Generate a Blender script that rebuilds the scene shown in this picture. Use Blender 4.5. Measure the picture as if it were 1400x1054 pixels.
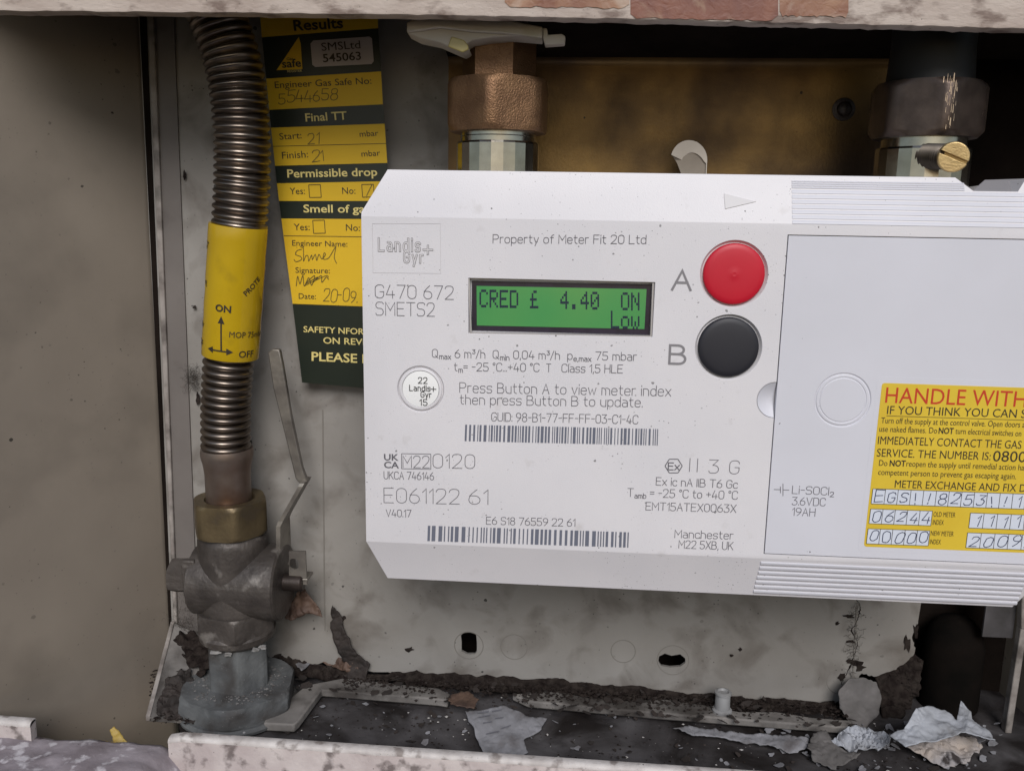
import bpy, bmesh, math, random
from mathutils import Vector, Matrix, noise
R_ = math.radians
random.seed(7)
for o in list(bpy.data.objects): bpy.data.objects.remove(o)
S = bpy.context.scene
COL = S.collection
MM = 0.001

# ------------------------------------------------------------------ camera
FPX = 1200.0                                   # focal length in photo pixels (photo is 1400 px wide)
CAM = Vector((0, -440, 0))                     # millimetres; the box's back panel is y = 0
ROT = Matrix.Rotation(R_(4.0), 3, 'Z') @ Matrix.Rotation(R_(90 - 11.0), 3, 'X') @ Matrix.Rotation(R_(1.0), 3, 'Z')
cd = bpy.data.cameras.new('camera'); cam = bpy.data.objects.new('camera', cd); COL.objects.link(cam)
cd.sensor_width = 36; cd.lens = FPX / 1400 * 36; cd.clip_start = 0.005; cd.clip_end = 50
cam.matrix_world = Matrix.Translation(CAM * MM) @ ROT.to_4x4()
S.camera = cam

# ------------------------------------------------------------------ daylight
SUN_EL, SUN_AZ = 36, 172                       # azimuth measured from +Y clockwise (seen from above)
w = bpy.data.worlds.new('World'); S.world = w; w.use_nodes = True
wn = w.node_tree.nodes; wl = w.node_tree.links
sky = wn.new('ShaderNodeTexSky'); sky.sky_type = 'NISHITA'; sky.sun_disc = False
sky.sun_elevation = R_(SUN_EL); sky.sun_rotation = R_(SUN_AZ); sky.dust_density = 1.0; sky.air_density = 1.0; sky.ozone_density = 1.0
hs = wn.new('ShaderNodeHueSaturation'); hs.inputs['Saturation'].default_value = 0.9
wl.new(sky.outputs[0], hs.inputs['Color']); wl.new(hs.outputs[0], wn['Background'].inputs[0])
wn['Background'].inputs[1].default_value = 0.05
ld = bpy.data.lights.new('sun', 'SUN'); ld.energy = 1.5; ld.angle = R_(28); ld.color = (1, .97, .96)
sun = bpy.data.objects.new('sun', ld); COL.objects.link(sun)
sd = Vector((math.sin(R_(SUN_AZ)) * math.cos(R_(SUN_EL)), math.cos(R_(SUN_AZ)) * math.cos(R_(SUN_EL)), math.sin(R_(SUN_EL))))
sun.rotation_euler = sd.to_track_quat('Z', 'Y').to_euler()
S.view_settings.view_transform = 'Standard'; S.view_settings.look = 'None'
S.view_settings.exposure = 0.7; S.view_settings.gamma = 1.0; S.view_settings.use_curve_mapping = False

# ------------------------------------------------------------------ helpers: photo point -> place, at a known depth or height
def ray(px, py): return ROT @ Vector(((px - 700) / FPX, (527 - py) / FPX, -1))
def W(px, py, Y):
    d = ray(px, py); return CAM + d * ((Y - CAM.y) / d.y)
def WZ(px, py, Z):
    d = ray(px, py); return CAM + d * ((Z - CAM.z) / d.z)
def WP(px, py, p0, n):
    d = ray(px, py); return CAM + d * ((p0 - CAM).dot(n) / d.dot(n))
def mmpx(px, py, Y): return (W(px + 1, py, Y) - W(px, py, Y)).length

# ------------------------------------------------------------------ materials
MATS = {}
def mat(name, c1, c2=None, nscale=60, rough=.5, metal=0, bump=0, bscale=400, spec=.5, speck=0, sscale=160, scol=(.02, .018, .015),
        grime=None, gcol=(.03, .025, .02), gscale=30, emit=0, detail=6, coat=0, rough_var=0, ndist=0.0, stretch=None):
    if name in MATS: return MATS[name]
    m = bpy.data.materials.new(name); m.use_nodes = True; MATS[name] = m
    N = m.node_tree.nodes; L = m.node_tree.links; b = N['Principled BSDF']
    tc = N.new('ShaderNodeTexCoord'); vec = tc.outputs['Object']
    if stretch:
        mp = N.new('ShaderNodeMapping'); mp.inputs['Scale'].default_value = stretch; L.new(vec, mp.inputs[0]); vec2 = mp.outputs[0]
    else: vec2 = vec
    def nz(scale, det=detail, v=vec2, dist=ndist):
        n = N.new('ShaderNodeTexNoise'); n.inputs['Scale'].default_value = scale; n.inputs['Detail'].default_value = det
        n.inputs['Distortion'].default_value = dist; L.new(v, n.inputs['Vector']); return n.outputs[0]
    def rampf(f, lo, hi):
        r = N.new('ShaderNodeMapRange'); r.inputs[1].default_value = lo; r.inputs[2].default_value = hi; L.new(f, r.inputs[0]); return r.outputs[0]
    def mix(f, a, bb):
        x = N.new('ShaderNodeMix'); x.data_type = 'RGBA'; L.new(f, x.inputs[0])
        for s, v in ((x.inputs[6], a), (x.inputs[7], bb)):
            if isinstance(v, tuple): s.default_value = (*v, 1)
            else: L.new(v, s)
        return x.outputs[2]
    def math_(op, a, bv):
        x = N.new('ShaderNodeMath'); x.operation = op
        for i, v in enumerate((a, bv)):
            if isinstance(v, (int, float)): x.inputs[i].default_value = v
            else: L.new(v, x.inputs[i])
        return x.outputs[0]
    col = c1
    if c2: col = mix(rampf(nz(nscale), .35, .65), c1, c2)
    if grime:
        col = mix(math_('MULTIPLY', rampf(nz(gscale, 9), grime[0], grime[1]), grime[2] if len(grime) > 2 else .8), col, gcol)
    if speck:
        for k, sc in enumerate((sscale, sscale * 2.7, sscale * 5.5)):
            v = N.new('ShaderNodeTexVoronoi'); v.inputs['Scale'].default_value = sc; L.new(vec, v.inputs['Vector'])
            sep = N.new('ShaderNodeSeparateColor'); L.new(v.outputs['Color'], sep.inputs[0])
            wob = math_('MULTIPLY', nz(sc * 4, 3, vec, 0), .30)          # wobble the round dot so that it is a fleck
            r = math_('MULTIPLY', math_('SUBTRACT', sep.outputs[0], 1 - .5 * speck), (.22, .36, .46)[k])
            f = math_('LESS_THAN', math_('ADD', v.outputs['Distance'], math_('SUBTRACT', wob, .15)), r)
            f = math_('MULTIPLY', f, math_('ADD', math_('MULTIPLY', sep.outputs[1], .6), .3))
            if k: f = math_('MULTIPLY', f, rampf(nz((22, 45)[k - 1], 4, vec, 0), .46, .62))
            col = mix(f, col, scol)
    if isinstance(col, tuple): b.inputs['Base Color'].default_value = (*col, 1)
    else: L.new(col, b.inputs['Base Color'])
    b.inputs['Roughness'].default_value = rough; b.inputs['Metallic'].default_value = metal
    if rough_var:
        r = N.new('ShaderNodeMapRange'); r.inputs[1].default_value = .3; r.inputs[2].default_value = .7
        r.inputs[3].default_value = max(.03, rough - rough_var); r.inputs[4].default_value = min(1, rough + rough_var)
        L.new(nz(nscale * 2), r.inputs[0]); L.new(r.outputs[0], b.inputs['Roughness'])
    b.inputs['Specular IOR Level'].default_value = spec
    b.inputs['Coat Weight'].default_value = coat
    if bump:
        bp = N.new('ShaderNodeBump'); bp.inputs['Strength'].default_value = min(1, bump); bp.inputs['Distance'].default_value = .0006
        L.new(nz(bscale, 5), bp.inputs['Height']); L.new(bp.outputs[0], b.inputs['Normal'])
    if emit:
        b.inputs['Emission Color'].default_value = (*c1, 1); b.inputs['Emission Strength'].default_value = emit
        if not isinstance(col, tuple): L.new(col, b.inputs['Emission Color'])
    return m

WHITE = mat('meter plastic', (.70, .68, .695), (.66, .645, .665), 25, .42, bump=.16, bscale=2200, speck=.9, sscale=186, spec=.4, grime=(.66, .8, .35), gcol=(.4, .37, .34), gscale=120)
WHITE_DIM = mat('dimmed meter plastic', (.635, .635, .685), (.605, .605, .65), 25, .45, bump=.05, bscale=2500, speck=.42, sscale=130, spec=.4)  # darker and bluer than the housing: light falloff to the right, in the colour
INK = mat('grey laser print', (.11, .105, .12), rough=.7)
INK2 = mat('mid grey print', (.22, .21, .22), rough=.7)
INKB = mat('blue grey barcode print', (.13, .14, .18), rough=.7)
RED = mat('red rubber', (.55, .012, .03), (.5, .01, .028), 40, .42, spec=.4, speck=.15)
BLACKR = mat('black rubber', (.016, .016, .022), (.02, .02, .026), 60, .5, spec=.45, speck=.2, scol=(.15, .14, .13))
LCDG = mat('green lcd', (.036, .25, .075), (.075, .27, .075), 25, .2, emit=.07, detail=1, coat=.5)
LCDK = mat('lcd segment', (.008, .02, .045), rough=.3)
BEZ = mat('dark lcd bezel', (.02, .018, .03), (.03, .025, .045), 200, .18)
GLASS = None
SEALW = mat('white seal disc', (.85, .85, .84), rough=.3)
YEL = mat('yellow warning sticker', (.70, .50, .045), (.66, .46, .04), 60, .4, spec=.4)
CELL = mat('pale form cell', (.62, .66, .74), rough=.6)
BIRO = mat('blue black biro', (.02, .03, .08), rough=.6)
PEN = mat('brown grey pen', (.12, .085, .015), rough=.6)
REDP = mat('red print', (.52, .04, .01), rough=.6)
BLKP = mat('black print', (.03, .022, .012), rough=.6)
CARDY = mat('yellow card', (.72, .47, .025), (.68, .43, .02), 30, .5, spec=.3, speck=.12)
CARDK = mat('black green card', (.014, .02, .014), (.018, .024, .016), 30, .4, spec=.4)
CARDT = mat('cream print', (.72, .60, .22), rough=.5)
CARDW = mat('pale grey print', (.42, .38, .37), rough=.5)
SLV = mat('yellow plastic sleeve', (.50, .335, .012), (.43, .28, .010), 25, .13, spec=.5, speck=.1, grime=(.6, .75, .3), gscale=60)
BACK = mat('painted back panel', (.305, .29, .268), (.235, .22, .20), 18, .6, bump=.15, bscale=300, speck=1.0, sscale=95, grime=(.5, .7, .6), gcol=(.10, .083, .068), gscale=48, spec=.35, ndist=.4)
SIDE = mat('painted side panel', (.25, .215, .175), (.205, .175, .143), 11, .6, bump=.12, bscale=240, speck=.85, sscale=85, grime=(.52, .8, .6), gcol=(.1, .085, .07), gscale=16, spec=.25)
EDGE = mat('pale worn edge', (.34, .31, .285), (.19, .165, .15), 90, .7, bump=.3, bscale=500, grime=(.5, .7, .6), gscale=120)
TRAY = mat('dirty base tray', (.10, .095, .098), (.035, .031, .031), 34, .85, spec=.2, bump=.6, bscale=260, grime=(.47, .62, .9), gcol=(.012, .009, .008), gscale=26, speck=.5, sscale=110, scol=(.35, .33, .33), ndist=.6)
LEDGE = mat('dusty grey ledge', (.235, .22, .205), (.15, .14, .13), 45, .8, bump=.4, bscale=350, grime=(.46, .64, .85), gcol=(.03, .024, .02), gscale=40, speck=.7, sscale=130)
DARK = mat('soot and shade black', (.007, .005, .004), (.014, .010, .008), 40, .95, spec=.08, bump=.4, bscale=200)  # soot on the rear board; also stands for shade in gap and flange
RAIL = mat('weathered painted rail', (.56, .48, .42), (.44, .36, .31), 35, .65, bump=.45, bscale=330, grime=(.53, .66, .75), gcol=(.14, .09, .07), gscale=90, speck=1.0, sscale=260, stretch=(1, 1, 2.2))
LIPM = mat('weathered painted lip', (.54, .485, .46), (.42, .36, .345), 60, .6, bump=.6, bscale=350, grime=(.53, .64, .8), gcol=(.08, .06, .055), gscale=110, speck=1.0, sscale=300)
LIPTOP = mat('bare white lip edge', (.60, .565, .54), (.42, .385, .365), 120, .65, bump=.5, bscale=400, speck=1.0, sscale=330, grime=(.55, .66, .7), gcol=(.16, .13, .115), gscale=150)
STONE = mat('weathered stone', (.34, .30, .32), (.20, .17, .18), 60, .85, bump=1, bscale=220, grime=(.56, .64, .8), gcol=(.6, .57, .59), gscale=130, speck=.5, sscale=200)
GOLD = mat('yellow passivated plate', (.22, .135, .045), (.055, .032, .018), 17, .42, metal=.7, bump=.15, bscale=700, speck=.6, sscale=110, grime=(.48, .66, .8), gcol=(.055, .035, .022), gscale=20, rough_var=.1)
BRONZE = mat('cast bronze', (.22, .125, .065), (.155, .085, .045), 130, .42, metal=.75, bump=.55, bscale=1500)
BRONZED = mat('dark cast bronze', (.05, .038, .033), (.03, .023, .02), 150, .45, metal=.5, bump=.12, bscale=900)
CHROME = mat('bright turned steel', (.46, .445, .41), (.36, .34, .29), 90, .2, metal=1, rough_var=.05)
BRASS = mat('brass', (.62, .46, .22), (.50, .36, .17), 160, .42, metal=.8, bump=.3, bscale=1300)
BRASSD = mat('dull brass', (.19, .145, .08), (.125, .095, .055), 90, .45, metal=.7, bump=.25, bscale=600, grime=(.55, .72, .6), gcol=(.12, .1, .08), gscale=90)
STEEL = mat('stainless corrugated steel', (.27, .23, .195), (.17, .14, .118), 60, .36, metal=1, rough_var=.08, grime=(.6, .8, .6), gcol=(.06, .045, .035), gscale=50)
COPPER = mat('heat stained tube', (.22, .18, .155), (.13, .075, .05), 40, .38, metal=.7, bump=.15, bscale=300)
VALVE = mat('dark cast valve body', (.095, .082, .073), (.045, .038, .034), 60, .5, metal=.35, bump=.6, bscale=380, grime=(.6, .7, .75), gcol=(.24, .22, .2), gscale=85, speck=.6, sscale=190, scol=(.25, .24, .22))
GREYN = mat('dusty slate grey nut', (.13, .136, .137), (.07, .073, .075), 55, .8, bump=1, bscale=190, speck=.8, sscale=150, scol=(.32, .32, .32), grime=(.5, .66, .75), gcol=(.04, .034, .03), gscale=48, ndist=.5)
LEVER = mat('dull galvanised steel', (.26, .24, .21), (.16, .145, .13), 90, .42, metal=.6, bump=.2, bscale=500, grime=(.58, .74, .6), gscale=70)
PLAST = mat('aged white plastic', (.56, .52, .47), (.50, .46, .40), 60, .45, grime=(.62, .8, .5), gcol=(.3, .26, .1), gscale=60)
RUBBER = mat('black rubber seal', (.012, .012, .012), rough=.6)
PAPER = mat('dirty torn paper', (.27, .27, .29), (.17, .17, .18), 80, .85, bump=.4, bscale=300, grime=(.55, .68, .75), gcol=(.1, .09, .09), gscale=70, speck=.5, sscale=190)
PAPERW = mat('pale crumpled paper', (.40, .42, .46), (.28, .29, .31), 60, .8, bump=.3, bscale=300, grime=(.6, .72, .7), gcol=(.12, .1, .09), gscale=60, speck=.5, sscale=150)
PAPERC = mat('cream flaking paper', (.40, .34, .29), (.30, .29, .30), 60, .85, bump=.4, bscale=260, grime=(.56, .62, .95), gcol=(.03, .022, .02), gscale=75)
PAPERG = mat('grey card scrap', (.15, .14, .135), (.09, .084, .08), 90, .85, bump=.3, bscale=400, speck=.5, sscale=200)
LEAFB = mat('brown dead leaf', (.13, .08, .055), (.06, .036, .027), 70, .7, bump=.5, bscale=400)
LEAFD = mat('dark rotten leaf', (.035, .026, .022), (.016, .012, .010), 90, .8, bump=.6, bscale=400)
LEAFY = mat('yellow dead leaf', (.42, .30, .07), (.34, .22, .05), 90, .6)
SOIL = mat('dark soil', (.014, .010, .009), (.035, .028, .024), 220, .95, spec=.1, bump=1, bscale=500)
WEB = mat('dirty cobweb', (.05, .042, .035), rough=.9)
PEG = mat('grey plastic peg', (.28, .28, .28), (.22, .22, .22), 90, .5, grime=(.55, .7, .6), gscale=80)

# ------------------------------------------------------------------ object helpers
def thing(name, label, cat, base, group=None):
    o = bpy.data.objects.new(name, None); COL.objects.link(o)
    o.empty_display_size = .01; o.location = Vector(base) * MM
    o['label'] = label; o['category'] = cat
    if group: o['group'] = group
    BASE[o.name] = Vector(base); return o
BASE = {}
def finish(name, verts, faces, m, parent=None, base=None, bevel=0, smooth=False, subsurf=0, solid=0, label=None, seg=2, angle=35):
    """verts in millimetres, world space; one mesh object, local to its thing's base"""
    if base is None: base = BASE[parent.name] if parent else Vector((0, 0, 0))
    base = Vector(base)
    me = bpy.data.meshes.new(name)
    me.from_pydata([((Vector(v) - base) * MM) for v in verts], [], faces)
    bm = bmesh.new(); bm.from_mesh(me); bmesh.ops.remove_doubles(bm, verts=bm.verts, dist=1e-6)
    if len(bm.faces) < 60000: bmesh.ops.recalc_face_normals(bm, faces=bm.faces)
    bm.to_mesh(me); bm.free()
    me.materials.append(m)
    o = bpy.data.objects.new(name, me); COL.objects.link(o)
    BASE[o.name] = base
    if parent: o.parent = parent
    else: o.location = base * MM
    if solid:
        md = o.modifiers.new('t', 'SOLIDIFY'); md.thickness = solid * MM; md.offset = 0
    if bevel:
        md = o.modifiers.new('b', 'BEVEL'); md.width = bevel * MM; md.segments = seg; md.limit_method = 'ANGLE'; md.angle_limit = R_(angle); md.harden_normals = False
    if subsurf:
        md = o.modifiers.new('s', 'SUBSURF'); md.levels = md.render_levels = subsurf
    if smooth or bevel:
        for p in me.polygons: p.use_smooth = True
        try: me.set_sharp_from_angle(angle=R_(40))
        except Exception: pass
    if label: o['label'] = label
    return o
def flat(o):
    for p in o.data.polygons: p.use_smooth = False
    return o

class MB:
    def __init__(s): s.v = []; s.f = []
    def add(s, v, f):
        n = len(s.v); s.v += [Vector(a) for a in v]; s.f += [tuple(i + n for i in q) for q in f]; return s
    def box(s, a, b):
        (x0, y0, z0), (x1, y1, z1) = a, b
        v = [(x, y, z) for x in (x0, x1) for y in (y0, y1) for z in (z0, z1)]
        return s.add(v, [(0, 1, 3, 2), (4, 6, 7, 5), (0, 4, 5, 1), (2, 3, 7, 6), (0, 2, 6, 4), (1, 5, 7, 3)])
    def prism(s, pts, vec):
        n = len(pts); v = [Vector(p) for p in pts] + [Vector(p) + Vector(vec) for p in pts]
        return s.add(v, [tuple(range(n)), tuple(range(2 * n - 1, n - 1, -1))] + [(i, (i + 1) % n, n + (i + 1) % n, n + i) for i in range(n)])
    def loft(s, rings, cap=True, closed=True):
        n = len(rings[0]); v = [p for r in rings for p in r]; f = []
        for k in range(len(rings) - 1):
            for i in range(n if closed else n - 1):
                j = (i + 1) % n; f.append((k * n + i, k * n + j, (k + 1) * n + j, (k + 1) * n + i))
        if cap: f += [tuple(range(n)), tuple(range((len(rings) - 1) * n, len(rings) * n))]
        return s.add(v, f)
    def build(s, name, m, parent=None, **k): return finish(name, s.v, s.f, m, parent, **k)

def frame_of(d):
    d = Vector(d).normalized(); a = Vector((0, 1, 0)) if abs(d.y) < .9 else Vector((1, 0, 0))
    u = d.cross(a).normalized(); return u, d.cross(u).normalized() * -1
def lathe(c, axis, prof, n=48, phase=0, u=None):
    """rings (distance along axis, radius) about c"""
    axis = Vector(axis).normalized(); a, b = frame_of(axis)
    if u is not None:
        a = Vector(u).normalized(); b = axis.cross(a).normalized()
    c = Vector(c)
    return [[c + axis * t + (a * math.cos(2 * math.pi * i / n + phase) + b * math.sin(2 * math.pi * i / n + phase)) * r for i in range(n)] for t, r in prof]
def hexnut(c, axis, t0, t1, R, phase=0, chamfer=.08, u=None, rounder=0):
    """hexagonal prism with rounded (chamfered) top and bottom corners: many-sided ring where the corners are cut back"""
    n = 48
    def ring(t, cut):
        out = []; axis_ = Vector(axis).normalized()
        a = Vector(u).normalized(); b = axis_.cross(a).normalized()
        for i in range(n):
            th = phase + 2 * math.pi * i / n
            d = ((2 * math.pi * i / n + 1e-9) % (math.pi / 3)) - math.pi / 6
            r = R * math.cos(math.pi / 6) / math.cos(d)
            r = min(r, R * (1 - rounder), R * (1 - cut))
            out.append(Vector(c) + axis_ * t + (a * math.cos(th) + b * math.sin(th)) * r)
        return out
    h = t1 - t0; ch = R * .12
    return [ring(t0, chamfer * 1.5), ring(t0 + ch * .5, chamfer * .6), ring(t0 + ch, 0), ring(t1 - ch, 0), ring(t1 - ch * .5, chamfer * .6), ring(t1, chamfer * 1.5)]
def sweep(path, rads, n=24, up=None, cap=True):
    rings = []; prev = None
    for i, p in enumerate(path):
        d = (path[min(i + 1, len(path) - 1)] - path[max(i - 1, 0)]).normalized()
        if prev is None: a = frame_of(d)[0]
        else: a = (prev - d * prev.dot(d)).normalized()
        prev = a; b = d.cross(a)
        rings.append([p + (a * math.cos(2 * math.pi * k / n) + b * math.sin(2 * math.pi * k / n)) * rads[i] for k in range(n)])
    return rings
def catmull(pts, step):
    out = []; P = [pts[0] * 2 - pts[1]] + list(pts) + [pts[-1] * 2 - pts[-2]]
    for i in range(1, len(P) - 2):
        a, b, c, d = P[i - 1:i + 3]; n = max(2, int((c - b).length / step))
        for k in range(n):
            t = k / n; out.append(.5 * ((2 * b) + (c - a) * t + (2 * a - 5 * b + 4 * c - d) * t * t + (3 * b - a - 3 * c + d) * t ** 3))
    out.append(pts[-1]); return out
def fill_holes(loops, to3):
    """2D loops (first outer, others holes) -> triangles"""
    bm = bmesh.new(); ed = []
    for lp in loops:
        vs = [bm.verts.new((p[0], p[1], 0)) for p in lp]
        for i in range(len(vs)): ed.append(bm.edges.new((vs[i], vs[(i + 1) % len(vs)])))
    bmesh.ops.triangle_fill(bm, use_beauty=True, use_dissolve=False, edges=ed)
    bm.verts.index_update()
    v = [to3(a.co.x, a.co.y) for a in bm.verts]; f = [tuple(q.index for q in fc.verts) for fc in bm.faces]
    bm.free(); return v, f
def circ(cx, cz, r, n=64, a0=0, a1=2 * math.pi): return [(cx + r * math.cos(a0 + (a1 - a0) * i / n), cz + r * math.sin(a0 + (a1 - a0) * i / n)) for i in range(n)]

# ------------------------------------------------------------------ lettering
GL = {
'A': "0,0 2.5,8 5,0|.95,3 4.05,3", 'B': "0,0 0,8|~0,8 4.4,8 4.4,4.2 0,4.2|~0,4.2 5,4.2 5,0 0,0", 'C': "~5,6.3 5,8 0,8 0,0 5,0 5,1.7",
'D': "~0,0 0,8 ^|0,0 0,8|~0,8 5,8 5,0 0,0", 'E': "4.6,0 0,0 0,8 4.6,8|0,4.2 4,4.2", 'F': "0,0 0,8 4.6,8|0,4.2 4,4.2", 'G': "~5,6.3 5,8 0,8 0,0 5,0 5,3.9|5,3.9 2.8,3.9",
'H': "0,0 0,8|5,0 5,8|0,4.2 5,4.2", 'I': "0,0 0,8", 'J': "~4,8 4,0 0,0 0,1.7", 'K': "0,0 0,8|4.8,8 0,3.2|1.6,4.8 5,0", 'L': "0,8 0,0 4.4,0", 'M': "0,0 0,8 3,3 6,8 6,0", 'N': "0,0 0,8 5,0 5,8",
'O': "o0,0 5,0 5,8 0,8", '0': "o0,0 4.8,0 4.8,8 0,8", 'P': "0,0 0,8|~0,8 4.8,8 4.8,3.7 0,3.7", 'Q': "o0,0 5,0 5,8 0,8|3,2 5.4,-.6", 'R': "0,0 0,8|~0,8 4.8,8 4.8,3.7 0,3.7|2.4,3.7 5,0",
'S': "~4.8,6.8 4.8,8 0,8 0,4.2 4.8,4.2 4.8,0 0,0 0,1.2", 'T': "0,8 5.4,8|2.7,8 2.7,0", 'U': "~0,8 0,0 5,0 5,8", 'V': "0,8 2.6,0 5.2,8", 'W': "0,8 1.7,0 3.5,6 5.3,0 7,8", 'X': "0,0 5,8|0,8 5,0", 'Y': "0,8 2.6,3.8 5.2,8|2.6,3.8 2.6,0", 'Z': "0,8 5,8 0,0 5,0",
'1': "0,6 1.8,8 1.8,0", '2': "~0,6.3 0,8 4.6,8 4.6,4.6 0,0|0,0 4.8,0", '3': "0,8 4.4,8 1.8,4.8|~1.8,4.8 4.7,4.8 4.7,0 0,0 0,1.3", '4': "3.6,0 3.6,4.4|2.2,8 0,2.2 4.8,2.2", '5': "4.4,8 .4,8 .2,4.6|~.2,4.6 4.7,4.8 4.7,0 0,0 0,1.3",
'6': "~3.4,8 0,4.6 0,0 4.7,0 4.7,4.6 .2,4.6", '7': "0,8 4.7,8 1.6,0", '8': "o.3,4.3 4.4,4.3 4.4,8 .3,8|o0,0 4.7,0 4.7,4.3 0,4.3", '9': "~1.3,0 4.7,3.4 4.7,8 0,8 0,3.6 4.6,3.6",
'a': "~.4,5.5 4,5.5 4,0|o0,0 4,0 4,3.3 0,3.3", 'b': "0,8 0,0|o0,0 4.1,0 4.1,5.5 0,5.5", 'c': "~3.8,4.5 3.8,5.5 0,5.5 0,0 3.8,0 3.8,1", 'd': "4.1,8 4.1,0|o0,0 4.1,0 4.1,5.5 0,5.5", 'e': "0,2.9 4.1,2.9|~4.1,2.9 4.1,5.5 0,5.5 0,0 3.8,0 3.8,.9",
'f': "~2.9,8 1,8 1,0|0,5.5 2.7,5.5", 'g': "o0,0 4.1,0 4.1,5.5 0,5.5|~4.1,5.5 4.1,-2.4 .3,-2.4", 'h': "0,0 0,8|~0,5.5 4,5.5 4,0", 'i': "0,0 0,5.5|0,7.2 0,8", 'j': "~1.2,5.5 1.2,-2.4 0,-2.4|1.2,7.2 1.2,8", 'k': "0,0 0,8|3.8,5.5 0,2.3|1.4,3.4 4,0", 'l': "0,8 0,0",
'm': "0,0 0,5.5|~0,5.5 3,5.5 3,0|~3,5.5 6,5.5 6,0", 'n': "0,0 0,5.5|~0,5.5 4,5.5 4,0", 'o': "o0,0 4.2,0 4.2,5.5 0,5.5", 'p': "0,-2.4 0,5.5|o0,0 4.1,0 4.1,5.5 0,5.5", 'q': "4.1,-2.4 4.1,5.5|o0,0 4.1,0 4.1,5.5 0,5.5", 'r': "0,0 0,5.5|~0,4 0,5.5 2.6,5.5",
's': "~3.7,4.8 3.7,5.5 0,5.5 0,2.9 3.7,2.9 3.7,0 0,0 0,.8", 't': "~.9,7.6 .9,0 2.8,0|0,5.5 2.7,5.5", 'u': "~0,5.5 0,0 4,0|4,0 4,5.5", 'v': "0,5.5 2,0 4,5.5", 'w': "0,5.5 1.4,0 2.9,4.6 4.4,0 5.8,5.5", 'x': "0,0 4,5.5|0,5.5 4,0", 'y': "0,5.5 2,0|4,5.5 1,-2.4", 'z': "0,5.5 4,5.5 0,0 4,0",
'.': "0,0 0,.6", ',': ".4,.6 0,-1.2", '-': "0,4 3,4", '+': "0,4 4,4|2,2 2,6", ':': "0,.2 0,.8|0,4.4 0,5", '=': "0,3 3.6,3|0,5 3.6,5", '/': "0,-.6 3,8.2", '!': "0,2.4 0,7.6|0,0 0,.7", '#': "o0,5.9 1.9,5.9 1.9,8 0,8", '3s': ""}
GL['D'] = "0,0 0,8|~0,8 5,8 5,0 0,0"
def fillet(pts, r, closed):
    n = len(pts); out = []
    for i in range(n):
        if not closed and i in (0, n - 1): out.append(pts[i]); continue
        p = Vector(pts[i]); a = Vector(pts[(i - 1) % n]) - p; b = Vector(pts[(i + 1) % n]) - p
        la = a.length * (.5 if (closed or i > 1) else 1); lb = b.length * (.5 if (closed or i < n - 2) else 1); q = min(r, la, lb)
        s = p + a.normalized() * q; e = p + b.normalized() * q
        for k in range(6):
            t = k / 5; c = .56
            c1 = s + (p - s) * c; c2 = e + (p - e) * c
            out.append(tuple(s * (1 - t) ** 3 + c1 * 3 * t * (1 - t) ** 2 + c2 * 3 * t * t * (1 - t) + e * t ** 3))
    return out
def glyph(ch):
    if ch not in GL: return [], 0
    st = []; wmax = 0
    for s in GL[ch].split('|'):
        if not s: continue
        mode = s[0] if s[0] in '~o' else ''; s = s[len(mode):]
        p = [tuple(float(c) for c in q.split(',')) for q in s.split()]
        wmax = max(wmax, max(q[0] for q in p))
        if mode: p = fillet(p, 2.3, mode == 'o')
        st.append((p, mode == 'o'))
    return st, wmax
def stroke_run(text, gap=1.5, space=3.0, jit=0, slant=0, seed=1):
    """strokes of a line of monoline text, cap height 1; <..> = subscript, #c = small degree ring via '#', ^3 raised"""
    rnd = random.Random(seed); x = 0; out = []; sc = 1; dy = 0; i = 0; up = False
    for ch in text:
        if ch == '<': sc = .62; dy = -1.6; continue
        if ch == '>': sc = 1; dy = 0; continue
        if ch == '^': up = True; continue
        if ch == ' ': x += space; continue
        k, oy = (sc, dy)
        if up: k, oy, up = .5, 4.2, False
        st, wd = glyph(ch); jy = rnd.uniform(-jit, jit) * 1.2; js = 1 + rnd.uniform(-jit, jit) * .2; ja = rnd.uniform(-jit, jit) * .15
        for p, c in st:
            q = []
            for (a, b) in p:
                a2 = a * js + (slant + ja) * b + rnd.uniform(-jit, jit) * .25; b2 = b * js + jy + rnd.uniform(-jit, jit) * .25
                q.append(((x + a2 * k) / 8, (b2 * k + oy) / 8))
            out.append((q, c))
        x += wd * k + gap * (k * .8 + .2)
    return out, max(.14, (x - gap) / 8)
def ribbon(strokes, th):
    V = []; F = []
    for p, closed in strokes:
        p = [Vector(a) for a in p]
        q = [p[0]]
        for a in p[1:]:
            if (a - q[-1]).length > 1e-5: q.append(a)
        if closed and (q[0] - q[-1]).length < 1e-5: q.pop()
        n = len(q)
        if n < 2: continue
        base = len(V)
        for i in range(n):
            d1 = (q[i] - q[i - 1]).normalized() if (i > 0 or closed) else None
            d2 = (q[(i + 1) % n] - q[i]).normalized() if (i < n - 1 or closed) else None
            if d1 is None: d = d2; m = 1; pt = q[i] - d2 * th * .45
            elif d2 is None: d = d1; m = 1; pt = q[i] + d1 * th * .45
            else:
                d = d1 + d2
                d = d.normalized() if d.length > .2 else d1
                m = min(2.0, 1 / max(.35, d.dot(d1))); pt = q[i]
            nn = Vector((-d.y, d.x)) * (th * .5 * m)
            V += [pt + nn, pt - nn]
        for i in range(n if closed else n - 1):
            j = (i + 1) % n; F.append((base + 2 * i, base + 2 * j, base + 2 * j + 1, base + 2 * i + 1))
    return V, F
FCACHE = {}
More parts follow.
